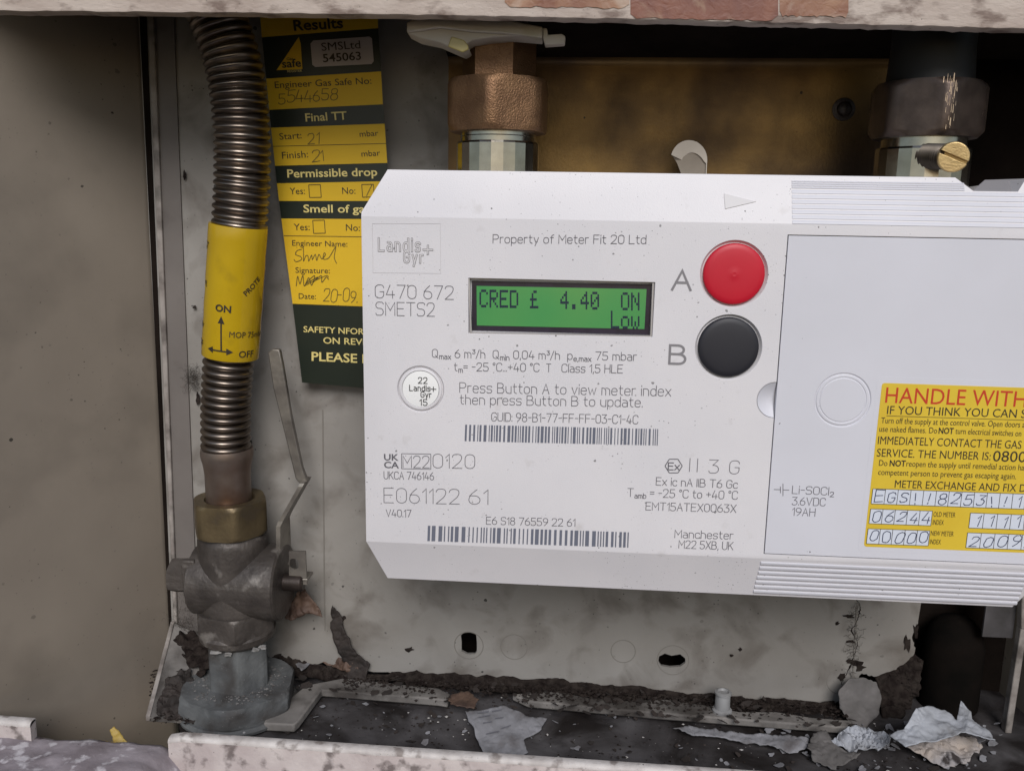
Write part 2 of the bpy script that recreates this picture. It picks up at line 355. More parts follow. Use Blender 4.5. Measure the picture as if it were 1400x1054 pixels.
def sans(text, weight=0.0, spacing=1.0):
    key = (text, weight, spacing)
    if key in FCACHE: return FCACHE[key]
    cu = bpy.data.curves.new('t', 'FONT'); cu.body = text; cu.size = 1; cu.offset = weight; cu.resolution_u = 3; cu.space_character = spacing; cu.fill_mode = 'FRONT'
    ob = bpy.data.objects.new('t', cu); COL.objects.link(ob)
    dg = bpy.context.evaluated_depsgraph_get(); me = bpy.data.meshes.new_from_object(ob.evaluated_get(dg))
    v = [Vector((a.co.x, a.co.y)) for a in me.vertices]; f = [tuple(p.vertices) for p in me.polygons]
    bpy.data.objects.remove(ob); bpy.data.curves.remove(cu); bpy.data.meshes.remove(me)
    x0 = min(a.x for a in v); x1 = max(a.x for a in v); capH = .729
    v = [Vector(((a.x - x0) / capH, a.y / capH)) for a in v]
    FCACHE[key] = (v, f, (x1 - x0) / capH); return FCACHE[key]

def on_plane(Y):
    def place(v2, wd, f, pl, pr, h, mb):
        A = W(pl[0], pl[1], Y); B = W(pr[0], pr[1], Y); hm = (W(pl[0], pl[1] - h, Y) - A).z
        ex = (B - A) / wd
        mb.add([A + ex * a.x + Vector((0, 0, 1)) * (a.y * hm) for a in v2], f)
    return place
def write(parent, Y, items, m, name='lettering', th=.16, font='stroke', weight=0, **kw):
    """items: (text, left px, right px, baseline y at left, at right, cap height px)"""
    for it in items:
        s, xl, xr, yl, yr, h = it[:6]
        if font == 'stroke':
            st, wd = stroke_run(s, **kw)
            hm = (W(xl, yl - h, Y) - W(xl, yl, Y)).z; wmm = (W(xr, yr, Y) - W(xl, yl, Y)).length
            t = th / hm                                     # width in cap-height units; x axis gets rescaled below
            k = wmm / wd / hm
            st = [([(a * k, b) for a, b in p], c) for p, c in st]
            wd *= k; mb = MB()
            for n_, one in enumerate(st):                   # a hair of depth between strokes that cross
                v, f = ribbon([one], t); on_plane(Y - .004 * (n_ % 12))(v, wd, f, (xl, yl), (xr, yr), h, mb)
        else:
            v, f, wd = sans(s, weight); mb = MB(); on_plane(Y)(v, wd, f, (xl, yl), (xr, yr), h, mb)
        mb.build(name, m, parent)

# ================================================================== THE BOX
FLOOR = -258.0
box = thing('meter_box', 'old dirty beige gas meter box with broken lip and grimy floor', 'meter box', (0, 0, FLOOR))
# back panel with real knock-out holes; its right and bottom edges are ragged
def rag(a, b, n, amp, seed):
    r = random.Random(seed); out = []
    for i in range(n):
        t = i / n; x = a[0] + (b[0] - a[0]) * t; y = a[1] + (b[1] - a[1]) * t
        out.append((x + r.uniform(-amp, amp), y + r.uniform(-amp, amp)))
    return out
def xz(px, py, Y=0): p = W(px, py, Y); return (p.x, p.z)
LT = W(186, 0, 0); LB = W(235, 852, 0)
xl_top, xl_bot = W(192, 22, 0).x, LB.x
XW = min(xl_top, xl_bot) - 2
outer = [(XW, 120), (XW, FLOOR)] + [(XW + 60, FLOOR)]
bot = [xz(442, 905), xz(500, 917), xz(560, 921), xz(640, 926), xz(740, 934), xz(850, 944), xz(960, 955), xz(1060, 962), xz(1140, 965), xz(1166, 940), xz(1178, 920), xz(1195, 925), xz(1222, 916), xz(1240, 905), xz(1252, 890), xz(1246, 868), xz(1258, 845)]
bb = []
for i in range(len(bot) - 1): bb += rag(bot[i], bot[i + 1], 6, .55, i)
outer += bb + [xz(1260, 820), xz(1262, 700), (W(1262, 700, 0).x, 120)]
slotA = [xz(641 + dx, 882 + dy) for dx, dy in ((-11, -14), (-6, -18), (3, -18), (10, -15), (11, -4), (11, 8), (8, 12), (-2, 12), (-10, 8), (-10, -4))]
slotB = [xz(918 + dx, 902 + dy) for dx, dy in ((-17, -5), (-9, -9), (0, -6), (12, -8), (19, -2), (19, 4), (12, 9), (-2, 10), (-14, 8), (-18, 2))]
v, f = fill_holes([outer, slotA, slotB], lambda x, z: Vector((x, 0, z)))
bp = MB().add(v, f).build('back_panel', BACK, box); md = bp.modifiers.new('t', 'SOLIDIFY'); md.thickness = .0018; md.offset = -1 if sum(p.normal.y * p.area for p in bp.data.polygons) < 0 else 1
def ringpart(px, py, r0, r1, t, name, m, par):
    c = W(px, py, 0); k = mmpx(px, py, 0); mb = MB()
    n = 48; a = circ(c.x, c.z, r0 * k, n); b = circ(c.x, c.z, r1 * k, n)
    rings = [[Vector((x, -.0 - .02, z)) for x, z in b], [Vector((x, -t, z)) for x, z in circ(c.x, c.z, (r1 - .6) * k, n)], [Vector((x, -t, z)) for x, z in circ(c.x, c.z, (r0 + .6) * k, n)], [Vector((x, -.02, z)) for x, z in a]]
    mb.loft(rings, cap=False); o = mb.build(name, m, par, smooth=True)
    return o
for (px, py, r) in ((641, 882, 20), (703, 884, 18.5), (920, 902, 22), (852, 890, 17), (1150, 931, 20)):
    ringpart(px, py, r - 1.1, r + .3, .10, 'knockout_ring', MATS['joint line'] if 'joint line' in MATS else mat('joint line', (.20, .185, .165), rough=.8), bp)
# dark cavity behind
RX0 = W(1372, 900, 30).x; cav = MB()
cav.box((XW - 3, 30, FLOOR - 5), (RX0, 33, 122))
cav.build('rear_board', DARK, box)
# vertical joint strips on the panel
for px0, py0, px1, py1, wd in ((441, 560, 444, 862, .35), (1172, 824, 1166, 930, .5)):
    a = W(px0, py0, -.35); b = W(px1, py1, -.35)
    MB().prism([a + Vector((-wd, 0, 0)), a + Vector((wd, 0, 0)), b + Vector((wd, 0, 0)), b + Vector((-wd, 0, 0))], (0, .3, 0)).build('panel_joint', mat('joint line', (.20, .185, .165), rough=.8), bp)
# left side: splayed wall, raised edge strip, dark gap, inner return strip
FRX = W(-80, 600, -85).x
wt0, wb0, wb1, wt1 = Vector((xl_top + .5, 2, 125)), Vector((xl_bot - 1.5, 2, FLOOR - 90)), Vector((FRX, -85, FLOOR - 90)), Vector((FRX - 6, -85, 125))
wv = []; wf = []; nw = 24
for j in range(nw + 1):
    for i in range(nw + 1):
        p = wt0.lerp(wb0, j / nw).lerp(wt1.lerp(wb1, j / nw), i / nw); p.x += .5 * noise.noise(Vector((p.y * .03, p.z * .02, 5))); wv.append(p)
for j in range(nw):
    for i in range(nw): k = j * (nw + 1) + i; wf.append((k, k + 1, k + nw + 2, k + nw + 1))
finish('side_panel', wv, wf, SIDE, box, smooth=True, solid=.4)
ga = W(189, -8, -.6); gb = W(231, 856, -.6); MB().prism([ga, ga + Vector((3.4, 0, 0)), gb + Vector((1.4, 0, 0)), gb], (0, .5, 0)).build('gap', DARK, box)  # solid black strip standing for the shade between wall and return
strip = MB()
a = W(200, 22 - 30, -3); b = W(237, 852, -3)
strip.prism([a, a + Vector((3.2, 0, 0)), b + Vector((2.2, 0, 0)), b], (0, 4, 0)); strip.build('edge_strip', EDGE, box, bevel=.5)
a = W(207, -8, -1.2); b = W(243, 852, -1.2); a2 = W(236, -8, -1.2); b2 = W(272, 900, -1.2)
ret = MB().prism([a, a2, b2, b], (0, 1.1, 0)).build('inner_return', mat('shaded return strip', (.17, .152, .14), (.135, .12, .11), 30, .6, bump=.1, bscale=250, grime=(.58, .75, .6), gcol=(.06, .045, .04), gscale=30, speck=.4, sscale=70), box)  # the strip's shade is put into its darker base colour
# sloping corner flange at floor, left
p0 = W(237, 850, -4); p1 = WZ(203, 980, -250); p2 = WZ(262, 984, -252); p3 = W(300, 880, -3)
fl = MB().prism([p0, p1, p2, p3], (0, 0, -2.5)).build('corner_flange', LEDGE, box, bevel=.4)
e = MB().prism([p0 + Vector((-1.5, 0, .5)), p1 + Vector((-1.5, 0, .5)), p1 + Vector((.9, 0, .9)), p0 + Vector((.9, 0, .9))], (0, 0, -3)); e.build('flange_edge', EDGE, box, bevel=.4)
# floor tray
random.seed(3)
tv = []; tf = []; nx, ny = 120, 34
for j in range(ny + 1):
    for i in range(nx + 1):
        y = -86 + 118 * j / ny; xa_ = -222 + 36 * max(0, min(1, -y / 62)); x = xa_ + (RX0 + 10 - xa_) * i / nx
        z = FLOOR + 1.3 * noise.noise(Vector((x * .05, y * .05, 3))) + .6 * noise.noise(Vector((x * .2, y * .2, 1)))
        tv.append((x, y, z))
for j in range(ny):
    for i in range(nx): k = j * (nx + 1) + i; tf.append((k, k + 1, k + nx + 2, k + nx + 1))
finish('base_tray', tv, tf, TRAY, box, smooth=True, solid=1.5)
# ledge frame on the floor (broken U): left arm and rear bar in two pieces
ZL = FLOOR + 7
def slab(name, pts, z, t, m, bev=.8, parent=box):
    q = [WZ(x, y, z) for x, y in pts]; return MB().prism(q, (0, 0, -t)).build(name, m, parent, bevel=bev)
slab('ledge', [(360, 988), (364, 980), (418, 936), (470, 926), (600, 940), (616, 948), (612, 957), (600, 955), (440, 942), (408, 985), (402, 990)], ZL, 4.5, LEDGE)
q = [(700, 948), (760, 944), (800, 952), (850, 957), (910, 955), (960, 962), (1010, 972), (1060, 972), (1110, 980), (1165, 984), (1160, 994), (1040, 985), (900, 974), (790, 964), (722, 958)]
slab('ledge', q, ZL, 4.0, LEDGE)
# top and right panels, top rail, bottom lip
MB().box((-290, -90, 96), (RX0 + 20, 35, 99)).build('top_panel', mat('top panel paint', (.10, .09, .08), (.07, .06, .055), 30, .7), box)
a = W(1399, 850, -2); b = W(1372, 1006, -30)
RX = W(1372, 900, 30).x
MB().prism([Vector((RX, 30, 125)), Vector((RX, 30, FLOOR - 12)), Vector((RX + 14, -96, FLOOR - 12)), Vector((RX + 14, -96, 125))], (3, 0, 0)).build('side_panel', SIDE, box)
s0 = W(1403, 640, -10); s1 = W(1396, 860, -10); s2 = W(1374, 1002, -12)
for A, B in ((s0, s1), (s1, s2)):
    MB().prism([A, A + Vector((3.2, 0, 0)), B + Vector((3.4, 0, 0)), B], (0, 5, 0)).build('edge_strip', EDGE, box, bevel=.5)
# rear right: lighter strip and dark vertical pipe in the cavity
a = W(1352, 800, -4); b = W(1384, 872, -4)
MB().box((a.x, -4, b.z), (b.x, -2.5, 0)).build('inner_return', mat('dark return strip', (.09, .085, .09), (.03, .027, .026), 40, .8), box)  # mottled strip, darker than the left return
# rail
YR = -92
rl = [(x, y) for x, y in ((-40, 20.0), (120, 21), (300, 22.5), (520, 25), (700, 28), (900, 32.5), (1050, 36), (1150, 38.5), (1300, 42), (1450, 46))]
rp = []
rr = random.Random(4)
for i in range(len(rl) - 1):
    (xa, ya), (xb, yb) = rl[i], rl[i + 1]; n = 14
    for k in range(n): rp.append((xa + (xb - xa) * k / n, ya + (yb - ya) * k / n + rr.uniform(-.8, .8)))
rp.append(rl[-1])
rings = []
for x, y in rp:
    p = W(x, y - 4, YR); wob = rr.uniform(-.12, .12)
    rings.append([p + Vector((0, 0, 42)), p + Vector((0, wob, 1.4)), p + Vector((0, .25 + wob, .4)), p + Vector((0, 1.0, 0 + wob * .5)), p + Vector((0, 5.5, -.3 + wob)), p + Vector((0, 6.5, .3)), p + Vector((0, 6.5, 42))])
rail = MB().loft(rings, cap=True).build('top_rail', RAIL, box, smooth=True)
# red-brown stain patches: thin flaking paint film on the rail
FLK = mat('old red brown paint', (.12, .03, .02), (.22, .08, .045), 50, .5, bump=.4, bscale=260, grime=(.58, .78, .8), gcol=(.40, .28, .18), gscale=70, ndist=1.0)
FLK2 = mat('old orange brown paint', (.20, .075, .04), (.34, .18, .10), 50, .5, bump=.5, bscale=260, grime=(.52, .68, .8), gcol=(.48, .38, .30), gscale=60, ndist=1.0)
for (x0, x1, y1, m, sd_) in ((690, 860, 9, FLK2, 5), (862, 1064, 25, FLK, 6), (1066, 1160, 22, FLK2, 8)):
    top = [W(x, -30, YR - .25) for x in (x0, x1)]; r = random.Random(sd_); lo = []
    for k in range(25):
        t = k / 24; x = x0 + (x1 - x0) * t; yy = y1 + (x - x0) * .018 + r.uniform(-1.5, 1.5) - (6 if k in (0, 24) else 0); lo.append(W(x, yy, YR - .25))
    MB().prism([top[0]] + lo + [top[1]], (0, .24, 0)).build('paint_patch', m, box)
# lip: left remnant and the long piece
def lip(pts, name, end_round):
    rings = []; r = random.Random(9); n = 70
    for k in range(n + 1):
        t = k / n; x = pts[0][0] + (pts[1][0] - pts[0][0]) * t; y = pts[0][1] + (pts[1][1] - pts[0][1]) * t
        p = W(x, y, -88); wob = r.uniform(-.22, .22)
        if end_round and k == 0: p.z -= 1.6
        if end_round and k == 1: p.z -= .3
        hgt = 26
        rings.append([p + Vector((0, -3.2, -hgt)), p + Vector((0, -2.8, -2.6 + wob)), p + Vector((0, -2.5, -1.0)), p + Vector((0, -1.7, -.2 + wob * .5)), p + Vector((0, .2, 0)), p + Vector((0, 1.2, -.4)), p + Vector((0, 1.4, -1.4)), p + Vector((0, 1.2, -hgt))])
    mb = MB(); mb.loft(rings); o = mb.build(name, LIPM, box, smooth=True)
    # bare white edge bead along the top
    rg = []
    for k in range(n + 1):
        t = k / n; x = pts[0][0] + (pts[1][0] - pts[0][0]) * t; y = pts[0][1] + (pts[1][1] - pts[0][1]) * t
        p = W(x, y, -88); wob = r.uniform(-.1, .25)
        if end_round and k == 0: p.z -= 1.4
        rg.append([p + Vector((0, dy, dz)) for dy, dz in ((-3.0, -1.9 - wob), (-3.05, -1.2), (-2.6, -.2), (-1.5, .35), (.4, .4), (1.6, .1), (1.75, -1.0), (.2, -.9))])
    MB().loft(rg).build('lip_edge', LIPTOP, o, smooth=True)
    return o
lip(((233, 1002), (1460, 1085)), 'front_lip', True)
lip(((-60, 976), (46, 984)), 'front_lip', False)

# stone sill in front
sill_v = []; sill_f = []; nx, ny = 150, 60
for j in range(ny + 1):
    for i in range(nx + 1):
        x = -300 + 620 * i / nx; y = -200 + 112 * j / ny
        z = W(100, 1020, -91).z + 1.6 * noise.fractal(Vector((x * .035, y * .05, 0)), 1, 2, 5) + .7 * noise.noise(Vector((x * .3, y * .3, 2)))
        t_ = max(0, min(1, (x + 184) / 16)); z -= 17 * t_ * t_ * (3 - 2 * t_)
        y2 = y + (2.2 * noise.noise(Vector((x * .08, 0, 9))) if j == ny else 0)
        sill_v.append((x, y2, z))
for j in range(ny):
    for i in range(nx): k = j * (nx + 1) + i; sill_f.append((k, k + 1, k + nx + 2, k + nx + 1))
o = finish('sill', sill_v, sill_f, STONE, base=(0, -140, -254), smooth=True, solid=4)
o['kind'] = 'structure'; o['label'] = 'rough weathered stone sill in front of the box'

# ================================================================== GAS METER
F = -100.0
meter = thing('gas_meter', 'white plastic smart gas meter with green display and red and black buttons', 'gas meter', W(950, 815, -60))
YT, YB = F + 7, F + 7          # depth of the top / bottom edge of the slanting bands
ZT = W(900, 303, F).z; ZB = (W(503, 741, F).z + W(1035, 762, F).z) / 2
XL = W(497, 500, F).x; XR = 190.0
tz = W(530, 232, YT).z; bz = W(530, 790, YB).z
xcl_t = W(530, 232, YT).x; xcl_b = W(530, 790, YB).x
def yz_top(z): return F + 7 * (z - ZT) / (tz - ZT)
def yz_bot(z): return F + 7 * (ZB - z) / (ZB - bz)
zlt = W(497, 290, F).z
dispc = [xz(640, 380, F), xz(896, 386, F), xz(892, 461, F), xz(640, 456, F)]
bA = xz(1003.5, 375, F); bB = xz(996, 475, F); k_ = mmpx(1000, 420, F)
rA = 42 * k_; rW = 46.5 * k_
seal = xz(575, 532, F); rS = 34.5 * k_
dx0 = W(1077, 321, F).x; dz0 = W(1077, 321, F).z; dz1 = W(1040, 757, F).z
thumb = xz(1056, 547, F)
rT = 26 * k_
th_pts = [(dx0 - .05, thumb[1] - rT)] + [(dx0 - rT * .98 * math.cos(a_), thumb[1] + rT * math.sin(a_)) for a_ in [(-math.pi / 2 + math.pi * i / 24) for i in range(1, 24)]] + [(dx0 - .05, thumb[1] + rT)]
main_outer = [(XL, zlt - .5 if zlt < ZT else ZT), (XL, ZB), (XR, ZB), (XR, ZT)]
door_hole = [(dx0, dz0), (XR - 8, dz0), (XR - 8, dz1), (dx0, dz1)]
door_with_thumb = [(dx0, dz0), (dx0, thumb[1] + rT)] + [(dx0 - rT * .98 * math.cos(a_), thumb[1] + rT * math.sin(a_)) for a_ in [(math.pi / 2 - math.pi * i / 24) for i in range(1, 24)]] + [(dx0, thumb[1] - rT), (dx0, dz1), (XR - 8, dz1), (XR - 8, dz0)]
hs_ = [dispc, circ(*bA, rW), circ(*bB, rW), circ(*seal, rS), door_with_thumb]
hb = MB()
v, f = fill_holes([main_outer] + hs_, lambda x, z: Vector((x, F, z))); hb.add(v, f)
# hole walls + floors
def well(loop, depth, shrink=1.0, floor=True):
    cx = sum(p[0] for p in loop) / len(loop); cz = sum(p[1] for p in loop) / len(loop); n = len(loop)
    a = [Vector((x, F, z)) for x, z in loop]; b = [Vector((cx + (x - cx) * shrink, F + depth, cz + (z - cz) * shrink)) for x, z in loop]
    hb.add(a + b, [(i, (i + 1) % n, n + (i + 1) % n, n + i) for i in range(n)] + ([tuple(range(n, 2 * n))] if floor else []))
well(dispc, 3.2, .975); well(circ(*bA, rW), 1.6, .93); well(circ(*bB, rW), 1.6, .93); well(circ(*seal, rS), 1.2, .94)
n = len(door_with_thumb)
hb.add([Vector((x, F, z)) for x, z in door_with_thumb] + [Vector((x, F + 3, z)) for x, z in door_with_thumb], [(i, (i + 1) % n, n + (i + 1) % n, n + i) for i in range(n)])
v, f = fill_holes([door_with_thumb], lambda x, z: Vector((x, F + 3, z))); hb.add(v, f)
# top band with notch, bottom band
n0 = W(1306, 243, YT).x; n1 = W(1328, 261, YT).x; n2 = W(1388, 264, YT).x; n3 = W(1402, 250, YT).x; nz = W(1350, 262, YT).z
top_loop = [(XL, ZT)] + ([(XL, zlt)] if zlt > ZT + .3 else []) + [(xcl_t, tz), (n0, tz), (n1, nz), (n2, nz), (n3, tz), (XR - 9, tz), (XR, ZT + 4), (XR, ZT)]
bot_loop = [(XL, ZB), (xcl_b, bz), (XR - 9, bz), (XR, ZB)]
v, f = fill_holes([top_loop], lambda x, z: Vector((x, yz_top(z), z))); hb.add(v, f)
v, f = fill_holes([bot_loop], lambda x, z: Vector((x, yz_bot(z), z))); hb.add(v, f)
# sides back
loop = [(XL, ZT)] + ([(XL, zlt)] if zlt > ZT + .3 else []) + [(xcl_t, tz), (n0, tz), (n1, nz), (n2, nz), (n3, tz), (XR - 9, tz), (XR, ZT + 4), (XR, ZB), (XR - 9, bz), (xcl_b, bz), (XL, ZB)]
def yof(z): return yz_top(z) if z > ZT else (yz_bot(z) if z < ZB else F)
n = len(loop); YBK = -24
cxm = sum(p[0] for p in loop) / n; czm = -65
hb.add([Vector((x, yof(z), z)) for x, z in loop] + [Vector((cxm + (x - cxm) * .985, YBK, czm + (z - czm) * .97)) for x, z in loop], [(i, (i + 1) % n, n + (i + 1) % n, n + i) for i in range(n)] + [tuple(range(n, 2 * n))])
housing = hb.build('housing', WHITE, meter, bevel=.7, seg=2, angle=20)
# ribs on both bands (right half)
def ribs(px0, z0, z1, cnt, yfun, h, x1, xoff=0):
    mb = MB()
    for i in range(cnt):
        za = z0 + (z1 - z0) * i / cnt; zb = z0 + (z1 - z0) * (i + .78) / cnt; zm = (za + zb) / 2
        xa = px0 + xoff * i / cnt
        rings = []
        for x in (xa, x1): rings.append([Vector((x, yfun(za) + .05, za)), Vector((x, yfun(za) - h * .6, za + (zb - za) * .12)), Vector((x, yfun(zm) - h, zm)), Vector((x, yfun(zb) - h * .6, zb - (zb - za) * .12)), Vector((x, yfun(zb) + .05, zb))])
        mb.loft(rings)
    return mb
xr0 = W(1080, 280, F + 6).x
ribz0 = W(1080, 247, YT).z; ribz1 = W(1080, 308, F).z
o = ribs(xr0, ribz0, nz - .2, 3, yof, .35, n0 - 1.5).v
rb = ribs(xr0, ribz0, nz - .2, 4, yof, .32, n0 + 3); rb2 = ribs(xr0, nz - .5, ribz1, 7, yof, .32, XR - 8); rb.add(rb2.v, rb2.f)
o = rb.build('ribs', WHITE_DIM, meter, smooth=True); o['kind'] = 'stuff'
xr1 = W(1036, 790, F + 4).x
o = ribs(xr1, W(1036, 768, F).z, bz + .4, 7, yof, .75, XR - 8, -1.0).build('ribs', WHITE_DIM, meter, smooth=True); o['kind'] = 'stuff'
# notch filler (sloping plate behind the notch, its shadow put into the grey)
c0 = W(1328, 262, YT + 1.5); c1 = W(1388, 264, YT + 1.5); c2 = W(1405, 244, YT + 16); c3 = W(1346, 246, YT + 16)
MB().prism([c0, c1, c2, c3], (0, 3, -3)).build('catch', mat('shaded catch', (.30, .29, .30), rough=.5), meter, bevel=.3)
# arrow
ar = [W(988, 266, yof(W(988, 266, F + 6).z)), W(989, 286, F + 4), W(1030, 276, F + 6)]
az = [xz(988, 265, F + 7), xz(990, 286, F + 4), xz(1032, 276, F + 5.5)]
MB().prism([Vector((x, yof(z) - .35, z)) for x, z in az], (0, .4, 0)).build('flow_arrow', mat('arrow relief', (.60, .585, .59), rough=.5), meter, bevel=.12)
# cover
g = .35
cov = MB()
cp = [(dx0 + g, dz0 - g), (XR - 8 - g, dz0 - g), (XR - 8 - g, dz1 + g), (dx0 + g, dz1 + g)]
ringc = xz(1152, 547, F)
v, f = fill_holes([cp, circ(*ringc, 39 * k_), ], lambda x, z: Vector((x, F - .15, z))); cov.add(v, f)
n = 64
rr_ = [(39, -.15), (38, .25), (36.8, .3), (36, -.1), (33, -.15), (32.4, .1), (31.6, .1), (31, -.15)]
cov.loft([[Vector((x, F + dy, z)) for x, z in circ(*ringc, r * k_)] for r, dy in rr_], cap=False)
cov.add([Vector((x, F - .15, z)) for x, z in circ(*ringc, 31 * k_)], [tuple(range(64))])
cov.add([Vector((x, F - .15, z)) for x, z in cp] + [Vector((x, F + 2, z)) for x, z in cp], [(i, (i + 1) % 4, 4 + (i + 1) % 4, 4 + i) for i in range(4)])
cover = cov.build('battery_cover', WHITE_DIM, meter, bevel=.12, angle=50)
# thumb scoop
tm = MB()
for ph in range(1):
    rings = []
    for s_ in range(9):
        q = s_ / 8; rr = rT * .97 * (1 - q * .98); dep = .25 + 2.5 * math.sin(q * math.pi / 2)
        rings.append([Vector((dx0 - rr * math.cos(a_) * .98, F + dep * (1 - .0), thumb[1] + rr * math.sin(a_))) for a_ in [(-math.pi / 2 + math.pi * i / 24) for i in range(25)]])
    tm.loft(rings, cap=False, closed=False)
tm.build('thumb_notch', WHITE_DIM, meter, smooth=True)
# buttons
def button(c, m, label, nub):
    prof = [(1.5, rA * 1.0), (.1, rA), (-.25, rA * .985), (-.5, rA * .95), (-.75, rA * .8), (-.9, rA * .55), (-.98, rA * .3), (-1.0, .01)]
    if nub: prof = prof[:-1] + [(-.99, rA * .10), (-1.03, rA * .085), (-1.03, rA * .06), (-.98, rA * .04), (-.98, .01)]
    MB().loft(lathe((c[0], F, c[1]), (0, 1, 0), prof, 64), cap=True).build('button', m, meter, smooth=True, label=label)
button(bA, RED, 'round red button', True); button(bB, BLACKR, 'round black button', False)
# display
dc = lambda px, py, Y: W(px, py, Y)
D1 = F + 2.6
q = [W(645, 384, D1), W(891, 389, D1), W(888, 458, D1), W(645, 452, D1)]
disp = MB().prism(q, (0, 1, 0)).build('display', BEZ, meter, bevel=.2)
# thin bright trim of the recess
tr = MB()
for a, b in (((641, 381), (644, 456)), ((893, 387), (890, 460)), ((642, 455.5), (890, 460))):
    A = W(*a, F + .3); B = W(*b, F + .3); d = (B - A).normalized(); nn = Vector((-d.z, 0, d.x)) * .28
    tr.prism([A + nn, B + nn, B - nn, A - nn], (0, 1.8, 0))
tr.build('display_frame', mat('clear display frame', (.40, .38, .37), rough=.15, spec=.8), meter)
D2 = D1 - .15
q = [W(651.5, 391, D2), W(884, 395.5, D2), W(881, 450, D2), W(652, 445, D2)]
MB().prism(q, (0, .1, 0)).build('screen', LCDG, disp)
DOT = {'C': "01110 10001 10000 10000 10000 10001 01110", 'R': "11110 10001 10001 11110 10100 10010 10001", 'E': "11111 10000 10000 11110 10000 10000 11111", 'D': "11110 10001 10001 10001 10001 10001 11110",
 'L': "10000 10000 10000 10000 10000 10000 11111", 'o': "00000 00000 01110 10001 10001 10001 01110", 'w': "00000 00000 10001 10001 10101 10101 01010", '4': "00010 00110 01010 10010 11111 00010 00010", '.': "00000 00000 00000 00000 00000 01100 01100",
 '0': "01110 10001 10011 10101 11001 10001 01110", 'O': "01110 10001 10001 10001 10001 10001 01110", 'N': "10001 11001 10101 10101 10011 10001 10001", '£': "00110 01000 01000 11110 01000 01000 11111"}
D3 = D2 - .08
def lcd(ch, col, row):
    x0 = 655.5 + 13.82 * col; y0 = 396.0 + col * .28 + row * 25.2; mb = MB()
    for r, bits in enumerate(DOT[ch].split()):
        for c_, b in enumerate(bits):
            if b == '1':
                xa, ya = x0 + c_ * 2.32, y0 + r * 3.5
                mb.prism([W(xa, ya, D3), W(xa + 2.22, ya, D3), W(xa + 2.22, ya + 3.3, D3), W(xa, ya + 3.3, D3)], (0, .03, 0))
    mb.build('display_character', LCDK, disp)
for i, ch in enumerate('CRED £  4.40  ON'):
    if ch != ' ': lcd(ch, i, 0)
for i, ch in enumerate('Low'): lcd(ch, 13 + i, 1)
# seal disc
sl = MB().loft(lathe((seal[0], F, seal[1]), (0, 1, 0), [(1.1, rS * .9), (.1, rS * .9), (-.1, rS * .86), (-.1, rS * .80), (.25, rS * .78)], 64), cap=False).build('seal_ring', WHITE, meter, smooth=True)
sd_ = MB().loft(lathe((seal[0], F, seal[1]), (0, 1, 0), [(1.1, rS * .77), (.05, rS * .77), (0, rS * .74), (-.02, .01)], 64)).build('seal_disc', SEALW, meter, smooth=True)
FS = F - .12
write(sd_, FS - .05, [('22', 572, 584, 524, 524.3, 8), ('Landis', 560, 588, 534, 534.8, 7.5), ('Gyr', 575.5, 589.5, 543, 543.4, 7.5), ('15', 574, 584, 554, 554.3, 8)], mat('black seal print', (.03, .03, .03), rough=.6), th=.33, gap=2.2)
write(sd_, FS - .05, [('+', 589, 596, 538, 538.2, 12)], MATS['black seal print'], th=.33)

# printed matter on the face
T = [('Property of Meter Fit 20 Ltd', 674, 883, 332.5, 333.5, 11.5),
 ('G470 672', 513, 620, 407.5, 409.5, 18), ('SMETS2', 514, 594, 431, 432.5, 18),
 ('Q<max> 6 m^3/h', 591, 663, 488.5, 489.8, 11), ('Q<min> 0,04 m^3/h', 674, 765, 490, 491.5, 11), ('p<e,max> 75 mbar', 776, 870, 491.5, 493, 11),
 ('t<m>= -25 #C...+40 #C', 621, 737, 507, 508, 11), ('T', 747, 753, 508.5, 508.6, 11), ('Class 1,5 HLE', 768, 851, 508.8, 510, 11),
 ('Press Button A to view meter index', 628.5, 917, 536.5, 541.5, 13.5), ('then press Button B to update.', 629, 878, 552.5, 556.5, 13),
 ('GUID: 98-B1-77-FF-FF-03-C1-4C', 672, 872, 575.5, 579.5, 11.5),
 ('0120', 592, 649, 639.5, 640.5, 19), ('M22', 551, 587, 639, 639.6, 16), ('UKCA 746146', 525, 593, 654.5, 656, 10),
 ('E061122', 525, 628, 687, 689, 20), ('61', 641, 667, 689, 689.6, 20), ('V40.17', 528, 562, 706, 706.6, 9.5),
 ('E6 S18 76559 22 61', 665, 786, 716.5, 719.5, 10),
 ('I I', 942.5, 953, 644.5, 645, 18), ('3', 969, 982, 646.5, 647, 18), ('G', 997, 1010, 647.5, 648, 18),
 ('Ex ic nA IIB T6 Gc', 897, 1008, 663, 667.5, 10.5), ('T<amb> = -25 #C to +40 #C', 858, 1008, 678.5, 682.5, 11), ('EMT15ATEX0063X', 883, 1006, 697, 700.5, 10.5),
 ('Manchester', 922.5, 1002, 734.8, 737, 10.5), ('M22 5XB, UK', 928, 1002, 749, 751.5, 10.5)]
write(housing, FS, T, INK, th=.27)
write(cover, F - .24, [('Li-SOCl<2>', 1083, 1139, 674.5, 677, 10.5), ('3.6VDC', 1083, 1128, 690, 691.5, 10.5), ('19AH', 1083, 1114, 704.5, 705.5, 10.5)], INK, th=.26)
write(housing, FS, [('A', 919, 944, 396, 396.8, 26), ('B', 915, 936.5, 497, 497.8, 25)], INK2, th=.95)
st = []
def lines(parent, Y, segs, th, m, name='lettering'):
    mb = MB()
    for a, b in segs:
        A = W(*a, Y); B = W(*b, Y); d = (B - A).normalized(); nn = d.cross(Vector((0, 1, 0))) * th * .5
        mb.add([A + nn, B + nn, B - nn, A - nn], [(0, 1, 2, 3)])
    return mb.build(name, m, parent)
